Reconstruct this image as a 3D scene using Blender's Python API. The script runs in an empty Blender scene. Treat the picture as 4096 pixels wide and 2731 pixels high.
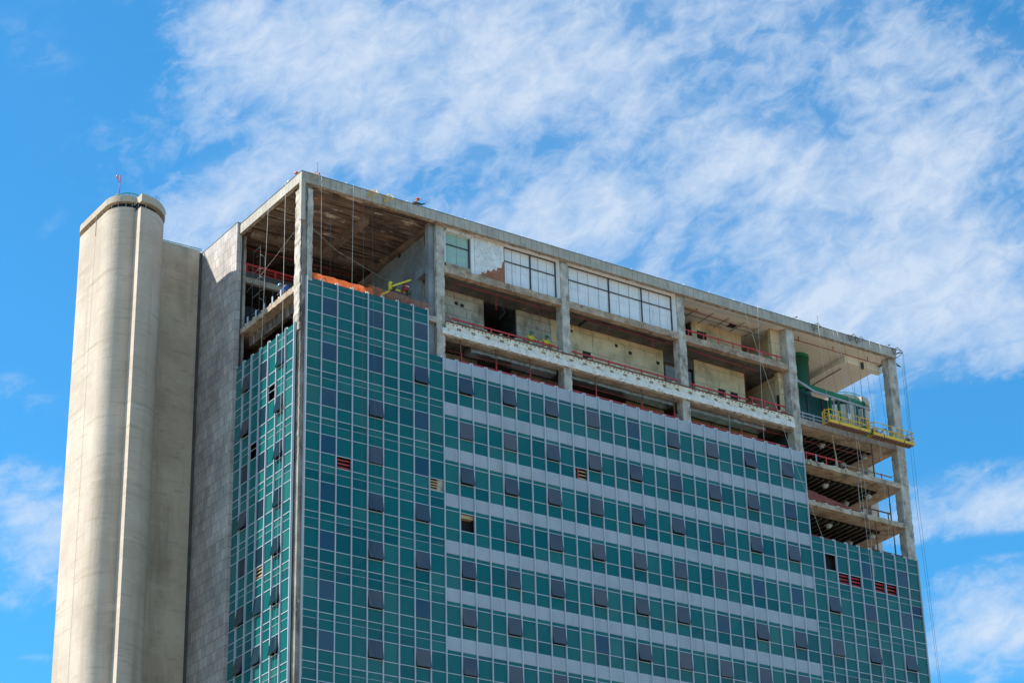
import bpy, math, random
from mathutils import Vector, Matrix, noise as mnoise
R_ = math.radians
random.seed(7)
sc = bpy.context.scene
COL = sc.collection

# ------------------------------------------------------------------ camera
cam_d = bpy.data.cameras.new('camera'); cam = bpy.data.objects.new('camera', cam_d); COL.objects.link(cam)
sc.camera = cam
CAM = Vector((-70.496, -127.549, -74.719))
yaw, pitch, roll = R_(34.553), R_(25.915), R_(-1.502)
fw = Vector((math.sin(yaw)*math.cos(pitch), math.cos(yaw)*math.cos(pitch), math.sin(pitch)))
rt = Vector((math.cos(yaw), -math.sin(yaw), 0)); up = rt.cross(fw)
rt2 = rt*math.cos(roll)+up*math.sin(roll); up2 = -rt*math.sin(roll)+up*math.cos(roll)
m = Matrix((rt2, up2, -fw)).transposed().to_4x4(); m.translation = CAM
cam.matrix_world = m
cam_d.sensor_width = 36; cam_d.lens = 9349.64/4096*36
cam_d.clip_start = 1; cam_d.clip_end = 6000
GROUND = -76.4
H = 3.492                                   # storey height; z = 0 is the head of the topmost vision window

# ------------------------------------------------------------------ sun, sky, exposure
to_sun = Vector((-1.30, 1.0, 1.55)).normalized()
sun_d = bpy.data.lights.new('sun', 'SUN'); sun = bpy.data.objects.new('sun', sun_d); COL.objects.link(sun)
sun.rotation_euler = to_sun.to_track_quat('Z', 'Y').to_euler()
sun_d.energy = 3.3; sun_d.angle = R_(0.53); sun_d.color = (1.0, 0.93, 0.82)
sc.view_settings.view_transform = 'Standard'; sc.view_settings.look = 'None'
sc.view_settings.exposure = 1.22; sc.view_settings.gamma = 1.0

w = bpy.data.worlds.new('World'); sc.world = w; w.use_nodes = True
nt = w.node_tree; N = nt.nodes; L = nt.links
N.clear()
def nd(t, **kw):
    n = N.new(t)
    for k, v in kw.items(): setattr(n, k, v)
    return n
def mth(op, a, b=None, c=None, clamp=False):
    n = nd('ShaderNodeMath', operation=op); n.use_clamp = clamp
    for i, x in enumerate((a, b, c)):
        if x is None: continue
        if isinstance(x, (int, float)): n.inputs[i].default_value = x
        else: L.new(x, n.inputs[i])
    return n.outputs[0]
out = nd('ShaderNodeOutputWorld'); bg = nd('ShaderNodeBackground'); L.new(bg.outputs[0], out.inputs[0])
sky = nd('ShaderNodeTexSky'); sky.sky_type = 'NISHITA'; sky.sun_disc = False
sky.sun_elevation = math.asin(to_sun.z); sky.sun_rotation = math.atan2(to_sun.x, to_sun.y)
sky.altitude = 1100; sky.air_density = 1.0; sky.dust_density = 0.4; sky.ozone_density = 2.2
tint = nd('ShaderNodeMix', data_type='RGBA', blend_type='MULTIPLY'); tint.inputs[0].default_value = 1
L.new(sky.outputs[0], tint.inputs[6]); tint.inputs[7].default_value = (0.27, 0.84, 1.02, 1)
tc = nd('ShaderNodeTexCoord'); sep = nd('ShaderNodeSeparateXYZ'); L.new(tc.outputs['Generated'], sep.inputs[0])
az = mth('MULTIPLY', mth('ARCTAN2', sep.outputs[0], sep.outputs[1]), 57.29578)
el = mth('MULTIPLY', mth('ARCSINE', sep.outputs[2]), 57.29578)
zc = mth('MAXIMUM', sep.outputs[2], 0.07)
uv = nd('ShaderNodeCombineXYZ'); L.new(mth('DIVIDE', sep.outputs[0], zc), uv.inputs[0]); L.new(mth('DIVIDE', sep.outputs[1], zc), uv.inputs[1])
def nz(scale, detail, rough, dist=0.0, off=(0, 0, 0), src=None, stretch=None):
    mp = nd('ShaderNodeMapping'); mp.inputs[1].default_value = off
    if stretch: mp.vector_type = 'TEXTURE'; mp.inputs[2].default_value = (0, 0, R_(stretch[0])); mp.inputs[3].default_value = (stretch[1], stretch[2], 1)
    L.new(src or uv.outputs[0], mp.inputs[0])
    n = nd('ShaderNodeTexNoise'); n.inputs['Scale'].default_value = scale; n.inputs['Detail'].default_value = detail
    n.inputs['Roughness'].default_value = rough; n.inputs['Distortion'].default_value = dist
    L.new(mp.outputs[0], n.inputs['Vector']); return n
ae = nd('ShaderNodeCombineXYZ'); L.new(az, ae.inputs[0]); L.new(el, ae.inputs[1])
warp = nz(2.6, 3, 0.55, 0, (3.1, 1.7, 0))
wv = nd('ShaderNodeVectorMath', operation='SUBTRACT'); L.new(warp.outputs['Color'], wv.inputs[0]); wv.inputs[1].default_value = (.5, .5, .5)
wv2 = nd('ShaderNodeVectorMath', operation='SCALE'); L.new(wv.outputs[0], wv2.inputs[0]); wv2.inputs['Scale'].default_value = 2.4
aew = nd('ShaderNodeVectorMath', operation='ADD'); L.new(ae.outputs[0], aew.inputs[0]); L.new(wv2.outputs[0], aew.inputs[1])
# cloud banks: (azimuth, elevation, half width, half height in degrees, tilt, amount)
BANKS = [(28.02, 33.05, 2.89, 1.57, -20, 0.75), (31.29, 32.16, 2.75, 1.58, 0, 0.6), (29.52, 33.61, 3.29, 0.94, 0, 0.5), (34.45, 33.29, 2.91, 1.26, 0, 0.65), (36.69, 32.38, 2.5, 1.27, 0, 0.55), (33.53, 31.51, 2.12, 0.85, 20, 0.45), (26.9, 29.6, 2.1, .8, 25, 3.0), (46.2, 25.0, 4.0, 1.1, 0, .5), (45.5, 26.3, 3.4, 1.4, 0, .5), (41.5, 26.2, 2.4, 1.0, 10, .45), (25.75, 28.65, 1.07, 0.63, 0, 0.35), (28.2, 31.06, 2.1, 1.06, -20, 0.35), (23.98, 30.25, 1.8, 0.84, 0, 0.1), (34.71, 29.47, 2.32, 0.64, 10, 0.4), (37.38, 29.17, 2.79, 0.85, 15, 0.75), (38.9, 28.14, 2.39, 0.64, 10, 0.6), (35.41, 28.71, 1.46, 0.64, 0, 0.45), (41.71, 29.97, 1.69, 0.84, 0, 0.85), (42.56, 28.74, 1.66, 0.95, 0, 0.7), (39.38, 29.81, 1.82, 0.63, 15, 0.45), (40.71, 32.58, 3.7, 1.36, 0, 0.42), (38.47, 30.92, 1.48, 0.63, 15, 0.35), (44.7, 29.6, 2.12, 1.15, 0, 0.45), (47.13, 29.86, 2.32, 1.66, 0, 0.6), (46.8, 27.47, 2.5, 1.66, 0, 0.5), (43.8, 26.93, 3.0, 1.26, 10, 0.4), (46.16, 31.55, 2.37, 0.93, 20, 0.3), (43.07, 25.51, 2.87, 0.84, 0, 0.32), (47.09, 25.33, 1.68, 0.83, 0, 0.35), (46.2, 21.3, 1.9, 0.62, 5, 1.7), (47.45, 21.3, 0.65, 0.52, 0, 0.3), (46.74, 19.18, 1.49, 0.42, 10, 1.2), (46.68, 17.84, 1.79, 0.75, 0, 1.6), (21.79, 22.14, 1.22, 0.67, -15, 0.5), (22.2, 21.02, 1.21, 1.24, 0, 1.1), (20.88, 32.83, 1.33, 0.51, -20, 0.14), (21.37, 24.62, 1.24, 0.42, -15, 0.18), (22.4, 18.23, 0.64, 0.18, 10, 0.3), (23.31, 31.35, 0.85, 0.31, -30, 0.15), (22.09, 28.45, 0.58, 0.52, 0, 0.14), (48.19, 32.97, 2.13, 0.61, -15, -0.5), (32.51, 30.04, 1.72, 0.74, 0, -0.25), (42.06, 29.75, 0.27, 0.15, 0, -0.6), (35.64, 31.36, 1.37, 0.42, 15, -0.25), (43.72, 30.54, 0.72, 1.15, 0, -0.25), (46.83, 23.36, 2.2, 0.83, 0, -0.3), (24.4, 33.4, 1.49, 0.83, 0, -0.3)]
acc = None
for a0, e0, rx, ry, rot, wt in BANKS:
    mp = nd('ShaderNodeMapping'); mp.vector_type = 'TEXTURE'
    mp.inputs[1].default_value = (a0, e0, 0); mp.inputs[2].default_value = (0, 0, R_(rot)); mp.inputs[3].default_value = (rx*1.9, ry*1.9, 1)
    L.new(aew.outputs[0], mp.inputs[0])
    ln = nd('ShaderNodeVectorMath', operation='LENGTH'); L.new(mp.outputs[0], ln.inputs[0])
    mr = nd('ShaderNodeMapRange', interpolation_type='SMOOTHSTEP'); mr.inputs[1].default_value = 0; mr.inputs[2].default_value = 1
    mr.inputs[3].default_value = wt*.58; mr.inputs[4].default_value = 0; L.new(ln.outputs['Value'], mr.inputs[0])
    acc = mr.outputs[0] if acc is None else mth('ADD', acc, mr.outputs[0])
# everywhere away from that part of the sky: scattered broken cloud
broad = nz(1.1, 3, 0.5, 0, (11, 4, 0))
away = nd('ShaderNodeMapRange', interpolation_type='SMOOTHSTEP'); away.inputs[1].default_value = 18; away.inputs[2].default_value = 34
L.new(mth('ABSOLUTE', mth('SUBTRACT', az, 34.5)), away.inputs[0])
bro = nd('ShaderNodeMapRange'); bro.inputs[1].default_value = .45; bro.inputs[2].default_value = .68; L.new(broad.outputs[0], bro.inputs[0])
acc = mth('ADD', acc, mth('MULTIPLY', away.outputs[0], mth('MULTIPLY', bro.outputs[0], .75)))
veil = nd('ShaderNodeMapRange', interpolation_type='SMOOTHSTEP'); veil.inputs[1].default_value = 22; veil.inputs[2].default_value = 36; L.new(mth('ADD', az, mth('MULTIPLY', mth('SUBTRACT', el, 27.0), .5)), veil.inputs[0])
low = nd('ShaderNodeMapRange', interpolation_type='SMOOTHSTEP'); low.inputs[1].default_value = 21.5; low.inputs[2].default_value = 28; L.new(el, low.inputs[0])
acc = mth('ADD', acc, mth('MULTIPLY', mth('MULTIPLY', veil.outputs[0], low.outputs[0]), .30))
acc = mth('MINIMUM', acc, 1.15)
n1 = nz(0.62, 10, 0.56, 0.5, (0, 0, 0), ae.outputs[0], (24, 1.6, .9))
n2 = nz(1.9, 9, 0.62, 0.5, (5, 2, 0), ae.outputs[0], (18, 1.5, .9))
d = mth('ADD', acc, mth('MULTIPLY', mth('SUBTRACT', n1.outputs[0], .5), 2.6))
d = mth('ADD', d, mth('MULTIPLY', mth('SUBTRACT', n2.outputs[0], .5), 2.3))
mk_ = nd('ShaderNodeMapRange'); mk_.inputs[1].default_value = 0.0; mk_.inputs[2].default_value = 1.4; mk_.clamp = True
L.new(d, mk_.inputs[0])
edge = nd('ShaderNodeMapRange', interpolation_type='SMOOTHSTEP'); edge.inputs[1].default_value = 0.0; edge.inputs[2].default_value = .16; L.new(acc, edge.inputs[0])
soft = mth('MULTIPLY', mth('ADD', mth('MULTIPLY', acc, 1.0), mth('MULTIPLY', mth('SUBTRACT', n1.outputs[0], .5), .9)), .36, None, True)
soft = mth('MULTIPLY', soft, 1.0, None, True)
brk = mth('MULTIPLY', mk_.outputs[0], .82)
dens = mth('SUBTRACT', 1.0, mth('MULTIPLY', mth('SUBTRACT', 1.0, soft), mth('SUBTRACT', 1.0, brk)))
dens = mth('MULTIPLY', mth('MULTIPLY', dens, edge.outputs[0]), 0.93)
up_ = nd('ShaderNodeMapRange'); up_.inputs[1].default_value = 0.0; up_.inputs[2].default_value = .12; L.new(sep.outputs[2], up_.inputs[0])
dens = mth('MULTIPLY', dens, up_.outputs[0])
cm = nd('ShaderNodeMix', data_type='RGBA'); L.new(dens, cm.inputs[0]); L.new(tint.outputs[2], cm.inputs[6]); cm.inputs[7].default_value = (3.15, 3.55, 4.10, 1)
L.new(cm.outputs[2], bg.inputs[0]); bg.inputs[1].default_value = 0.10

# ------------------------------------------------------------------ materials
MATS = {}
def mat(name, c1, c2=None, scale=1.0, rough=.85, stains=(), bump=0.0, bscale=8.0, metal=0.0, spec=.5, joints=None, brick=None, coat=0, stretch=(1, 1, 1), lo=.35, hi=.65, translucent=0):
    mt = bpy.data.materials.new(name); mt.use_nodes = True; t = mt.node_tree; n = t.nodes; l = t.links
    b = n['Principled BSDF']; b.inputs['Roughness'].default_value = rough; b.inputs['Metallic'].default_value = metal
    b.inputs['Specular IOR Level'].default_value = spec
    if coat: b.inputs['Coat Weight'].default_value = coat; b.inputs['Coat Roughness'].default_value = .08
    g = n.new('ShaderNodeNewGeometry')
    def noise_(scale, det, st, rg=.6):
        mp = n.new('ShaderNodeMapping'); mp.inputs[3].default_value = st; l.new(g.outputs['Position'], mp.inputs[0])
        q = n.new('ShaderNodeTexNoise'); q.inputs['Scale'].default_value = scale; q.inputs['Detail'].default_value = det; q.inputs['Roughness'].default_value = rg
        l.new(mp.outputs[0], q.inputs['Vector']); return q.outputs[0]
    def rng(s, a, b_):
        r = n.new('ShaderNodeMapRange'); r.inputs[1].default_value = a; r.inputs[2].default_value = b_; l.new(s, r.inputs[0]); return r.outputs[0]
    def mix(f, a, b_):
        x = n.new('ShaderNodeMix'); x.data_type = 'RGBA'
        if isinstance(f, float): x.inputs[0].default_value = f
        else: l.new(f, x.inputs[0])
        for i, c in ((6, a), (7, b_)):
            if isinstance(c, tuple): x.inputs[i].default_value = (*c, 1)
            else: l.new(c, x.inputs[i])
        return x.outputs[2]
    col = mix(rng(noise_(scale, 6, stretch), lo, hi), c1, c2 or c1)
    if brick:      # (width, row height, mortar, colour a, colour b, mortar colour, blend)
        sx = n.new('ShaderNodeSeparateXYZ'); l.new(g.outputs['Position'], sx.inputs[0])
        ad = n.new('ShaderNodeMath'); l.new(sx.outputs[0], ad.inputs[0]); l.new(sx.outputs[1], ad.inputs[1])
        cb = n.new('ShaderNodeCombineXYZ'); l.new(ad.outputs[0], cb.inputs[0]); l.new(sx.outputs[2], cb.inputs[1])
        bk = n.new('ShaderNodeTexBrick'); l.new(cb.outputs[0], bk.inputs['Vector']); bk.inputs['Scale'].default_value = 1
        bk.inputs['Brick Width'].default_value = brick[0]; bk.inputs['Row Height'].default_value = brick[1]; bk.inputs['Mortar Size'].default_value = brick[2]
        bk.inputs['Mortar Smooth'].default_value = .3
        bk.inputs['Color1'].default_value = (*brick[3], 1); bk.inputs['Color2'].default_value = (*brick[4], 1); bk.inputs['Mortar'].default_value = (*brick[5], 1)
        x = n.new('ShaderNodeMix'); x.data_type = 'RGBA'; x.blend_type = 'MULTIPLY'; x.inputs[0].default_value = brick[6]
        l.new(col, x.inputs[6]); l.new(bk.outputs['Color'], x.inputs[7]); col = x.outputs[2]
    if joints:     # (axes, spacing, width, colour) thin vertical joints
        sx = n.new('ShaderNodeSeparateXYZ'); l.new(g.outputs['Position'], sx.inputs[0])
        ad = n.new('ShaderNodeMath'); l.new(sx.outputs[0], ad.inputs[0]); l.new(sx.outputs[1], ad.inputs[1])
        s = ad.outputs[0] if joints[0] == 'xy' else sx.outputs[2] if joints[0] == 'z' else sx.outputs[0]
        dv = n.new('ShaderNodeMath'); dv.operation = 'DIVIDE'; l.new(s, dv.inputs[0]); dv.inputs[1].default_value = joints[1]
        fr = n.new('ShaderNodeMath'); fr.operation = 'FRACT'; l.new(dv.outputs[0], fr.inputs[0])
        lt = n.new('ShaderNodeMath'); lt.operation = 'LESS_THAN'; l.new(fr.outputs[0], lt.inputs[0]); lt.inputs[1].default_value = joints[2]/joints[1]
        col = mix(lt.outputs[0], col, joints[3])
    for s in stains:   # (colour, scale, lo, hi, stretch)
        col = mix(rng(noise_(s[1], 8, s[4], .65), s[2], s[3]), col, s[0])
    l.new(col, b.inputs['Base Color'])
    if translucent:
        tr = n.new('ShaderNodeBsdfTranslucent'); l.new(col, tr.inputs[0]); ms = n.new('ShaderNodeMixShader'); ms.inputs[0].default_value = translucent
        l.new(b.outputs[0], ms.inputs[1]); l.new(tr.outputs[0], ms.inputs[2]); l.new(ms.outputs[0], n['Material Output'].inputs[0])
    if bump:
        bp = n.new('ShaderNodeBump'); bp.inputs['Strength'].default_value = bump; bp.inputs['Distance'].default_value = .05
        l.new(noise_(bscale, 6, (1, 1, 1)), bp.inputs['Height']); l.new(bp.outputs[0], b.inputs['Normal'])
    MATS[name] = mt; return mt
I3 = (1, 1, 1); VS = (1, 1, .12); HS = (.25, .25, 2.2)
mat('silo_concrete', (.44, .36, .285), (.575, .48, .395), .22, .92, [((.33, .265, .20), .5, .50, .74, (1, 1, .06)), ((.62, .535, .42), .9, .58, .82, (.5, .5, 1.6)), ((.37, .305, .225), .7, .54, .72, (.35, .35, 3.6)), ((.34, .28, .21), 2.4, .58, .74, (.22, .22, 5)), ((.19, .155, .115), 2.6, .68, .74, I3)], .45, 5)
mat('silo_ring', (.40, .33, .25), (.52, .44, .34), .6, .92, [((.18, .17, .14), 1.2, .54, .75, I3)], .25, 6)
mat('core_concrete', (.42, .335, .245), (.57, .47, .36), .3, .92, [((.22, .18, .14), .5, .50, .75, (1, 1, .12)), ((.53, .46, .37), .8, .56, .75, (.4, .4, 2.5)), ((.30, .24, .18), 1.6, .56, .78, (.5, .5, 2))], .4, 5)
mat('joint_dark', (.085, .078, .072), (.12, .11, .10), 1, .95, spec=.1)
mat('stone_cladding', (.41, .36, .33), (.60, .545, .51), .5, .85, [((.20, .20, .21), 1.1, .54, .8, (2.2, 2.2, .2)), ((.50, .46, .42), .35, .6, .75, (1, 1, .6))], .1, 6,
    brick=(.62, .80, .022, (1, 1, 1), (.70, .71, .73), (.35, .34, .34), .95))
mat('fascia', (.35, .315, .265), (.49, .445, .38), .8, .85, [((.16, .16, .13), 1.6, .57, .8, (1, 1, .4)), ((.56, .52, .44), 1.2, .62, .8, (1, 1, .6))], .1, 8, joints=('xy', .5, .022, (.11, .11, .10)))
mat('coping', (.10, .12, .09), (.17, .18, .14), 2, .8)
mat('concrete', (.29, .25, .215), (.44, .39, .34), .8, .93, [((.15, .125, .105), 1.3, .52, .75, I3), ((.55, .52, .47), 2.2, .60, .72, I3), ((.07, .06, .05), 3.0, .66, .76, I3)], .5, 6)
mat('column_concrete', (.36, .32, .27), (.60, .55, .49), 1.2, .93, [((.17, .14, .115), 1.6, .50, .70, (1, 1, .5)), ((.62, .60, .55), 3.2, .60, .72, I3), ((.12, .11, .10), 5, .68, .76, I3)], .6, 7)
mat('column_grime', (.20, .18, .155), (.34, .31, .27), .9, .93, [((.10, .085, .07), 1.0, .46, .66, (1.5, 1.5, .35)), ((.6, .57, .52), 2.0, .62, .75, I3)], .6, 7)
mat('white_render', (.60, .57, .50), (.76, .74, .68), 1.5, .9, [((.33, .28, .22), 2.5, .56, .74, I3)], .5, 8)
mat('brown_beam', (.30, .21, .15), (.50, .39, .29), 1.4, .93, [((.13, .085, .06), 1.8, .52, .70, I3), ((.66, .58, .48), 3.5, .61, .70, I3)], .5, 7)
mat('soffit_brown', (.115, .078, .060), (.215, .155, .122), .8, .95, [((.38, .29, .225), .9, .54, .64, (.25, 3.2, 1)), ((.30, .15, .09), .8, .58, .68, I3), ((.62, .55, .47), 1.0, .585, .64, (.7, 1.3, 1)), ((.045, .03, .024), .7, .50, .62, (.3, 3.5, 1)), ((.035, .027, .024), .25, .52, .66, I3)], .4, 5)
mat('beam_dark_brown', (.15, .105, .08), (.27, .20, .155), .9, .95, [((.06, .045, .035), 1.2, .54, .70, I3), ((.46, .38, .31), 2.0, .64, .72, I3)], .4, 6)  # dark brown mix with darker and paler noise patches
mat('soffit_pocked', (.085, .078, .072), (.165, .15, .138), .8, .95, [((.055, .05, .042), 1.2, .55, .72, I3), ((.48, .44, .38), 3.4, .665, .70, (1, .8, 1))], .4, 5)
mat('soffit_white', (.80, .76, .70), (.86, .82, .77), .5, .9, [((.25, .23, .19), 1.1, .66, .76, I3)])
mat('soffit_tan', (.36, .285, .215), (.53, .44, .34), .8, .93, [((.15, .12, .09), 1.1, .50, .66, I3), ((.66, .60, .50), 3.2, .62, .67, I3), ((.07, .055, .045), 2.4, .64, .70, I3)], .6, 6)
mat('shade_black', (.012, .014, .018), (.03, .032, .036), 1.0, .95)  # near-black colour painted in for the shade of rooms, slots and openings
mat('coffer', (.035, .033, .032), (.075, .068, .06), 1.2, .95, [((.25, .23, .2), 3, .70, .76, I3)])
mat('rib', (.13, .115, .095), (.24, .21, .17), 2, .9)
mat('yellow_tile', (.62, .46, .28), (.76, .58, .37), .7, .8, [((.24, .165, .10), .9, .56, .74, (1.6, 1.6, .3)), ((.34, .25, .15), .4, .52, .7, I3), ((.06, .045, .035), 2.6, .72, .75, I3)], .1, 8,
    brick=(3.1, 1.5, .022, (1, 1, 1), (.93, .92, .9), (.42, .36, .3), .9))
mat('grey_block', (.36, .31, .25), (.54, .48, .40), .7, .9, [((.17, .11, .08), .6, .50, .66, (1.2, 1.2, .6)), ((.08, .07, .06), 1.8, .60, .70, (1, 1, .4))], .2, 8,
    brick=(1.7, .75, .025, (1, 1, 1), (.88, .88, .86), (.38, .36, .32), .9))
mat('bluegrey_wall', (.165, .185, .205), (.27, .29, .305), .35, .9, [((.10, .11, .125), .7, .5, .75, (.5, .8, .8)), ((.38, .39, .39), .9, .62, .8, I3), ((.12, .09, .07), .5, .66, .8, I3)], .3, 5)
mat('red_brick', (.30, .10, .055), (.40, .15, .085), 2, .9, (), .3, 9, brick=(.24, .11, .018, (1, 1, 1), (.75, .7, .7), (1.0, 1.3, 1.4), .9))
mat('peeling_white', (.62, .63, .64), (.80, .80, .80), 1.4, .9, [((.30, .32, .34), 3.2, .56, .68, (1.3, 1.3, .9))], .5, 7)
mat('cream_band', (.62, .54, .41), (.78, .73, .63), 1.3, .9, [((.50, .33, .18), 1.8, .60, .8, (2, 2, .5)), ((.14, .11, .085), 4.5, .665, .71, (1, 1, 1))], .3, 8)
mat('white_beam', (.62, .60, .57), (.80, .78, .75), 1.3, .9, [((.33, .25, .18), 2.4, .56, .68, (.8, .8, 1.4)), ((.12, .10, .08), 6, .70, .74, I3)], .4, 8)
mat('rust', (.13, .05, .035), (.20, .085, .055), 3, .85)
mat('translucent_sheet', (.70, .71, .76), (.80, .81, .85), .6, .6, [((.44, .49, .57), 1.4, .56, .8, (2, 2, .25))], .05, 4)
mat('green_sheet', (.30, .46, .42), (.38, .54, .49), .6, .6, [((.24, .37, .35), 1.4, .56, .8, (2, 2, .3))])
mat('frame_black', (.035, .037, .04), None, 1, .5)
mat('white_paint', (.74, .75, .76), (.80, .81, .82), 2, .6, [((.5, .47, .42), 2, .64, .8, I3)])
mat('teal_glass', (.004, .112, .112), (.006, .124, .124), .15, .05, spec=.36)
mat('teal_glass_dark', (.002, .088, .096), (.003, .098, .107), .15, .05, spec=.36)
mat('teal_glass_pale', (.014, .135, .128), (.018, .148, .140), .15, .05, spec=.36)
mat('vision_glass', (.006, .030, .052), (.008, .036, .062), .2, .04, spec=.8, coat=.25)
mat('aluminium', (.40, .45, .52), (.46, .51, .58), .5, .45, metal=.0, spec=.5)
mat('louver', (.43, .495, .565), (.49, .555, .625), .5, .55, [((.34, .39, .44), .6, .54, .75, (1.5, 1, .12)), ((.30, .33, .36), 2.2, .64, .8, (1, 1, .2))])
mat('louver_gap', (.16, .17, .19), None, .5, .7)
mat('navy_panel', (.008, .022, .06), None, .5, .2)
mat('red_paint', (.42, .022, .025), (.52, .04, .04), 2, .6, [((.22, .03, .03), 3, .6, .75, I3)])
mat('pipe_red', (.25, .02, .02), (.33, .035, .035), 2, .6)
mat('yellow_paint', (.72, .42, .02), (.80, .50, .04), 2, .5, [((.35, .22, .06), 3.5, .66, .78, I3)])
mat('winch_yellow', (.75, .62, .02), (.80, .68, .03), 2, .45)
mat('green_paint', (.005, .17, .075), (.008, .21, .095), .8, .42, [((.03, .22, .14), 1.2, .6, .8, I3)])
mat('tank_green', (.002, .060, .024), (.003, .078, .030), .8, .45)
mat('teal_box', (.003, .055, .048), (.005, .068, .06), .8, .5)
mat('steel_grey', (.26, .28, .31), (.36, .38, .41), 2, .6)
mat('steel_dark', (.045, .05, .055), (.08, .085, .09), 2, .6)
mat('duct_metal', (.42, .43, .44), (.62, .63, .64), 2.0, .32, metal=.8, bump=.5, bscale=4)
mat('wood', (.40, .27, .15), (.52, .37, .22), 3, .8)
mat('wood_grey', (.22, .19, .16), (.32, .28, .24), 3, .85)
mat('orange_net', (.95, .26, .08), (.98, .36, .15), 3, .8, translucent=.5)
mat('brown_net', (.22, .055, .045), (.30, .09, .07), 3, .85)
mat('rope_white', (.62, .60, .55), None, 1, .8)
mat('rope_dark', (.07, .08, .09), None, 1, .8)
mat('lamp_body', (.42, .43, .42), (.5, .51, .5), 2, .6)
mat('lamp_glass', (.50, .52, .52), (.58, .6, .6), 3, .25)
mat('skin', (.22, .12, .075), None, 1, .6)
mat('skin_light', (.42, .26, .18), None, 1, .6)
mat('helmet_orange', (.85, .13, .03), None, 1, .35)
mat('helmet_white', (.75, .76, .72), None, 1, .35)
mat('helmet_green', (.01, .24, .12), None, 1, .35)
mat('helmet_blue', (.20, .42, .62), None, 1, .35)
mat('cloth_navy', (.015, .03, .07), None, 1, .9)
mat('cloth_green', (.012, .045, .045), None, 1, .9)
mat('cloth_yellow', (.70, .55, .03), None, 1, .9)
mat('cloth_blue', (.02, .11, .42), None, 1, .9)
mat('cloth_khaki', (.42, .34, .10), None, 1, .9)
mat('boot', (.03, .025, .02), None, 1, .8)
mat('bounce_ground', (.33, .25, .17), (.39, .295, .20), .02, .95, [((.10, .11, .06), .012, .5, .6, I3)])  # warm pale ground colour, raised to bounce light onto walls and soffits
mat('sign_white', (.8, .8, .78), None, 1, .6)

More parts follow.
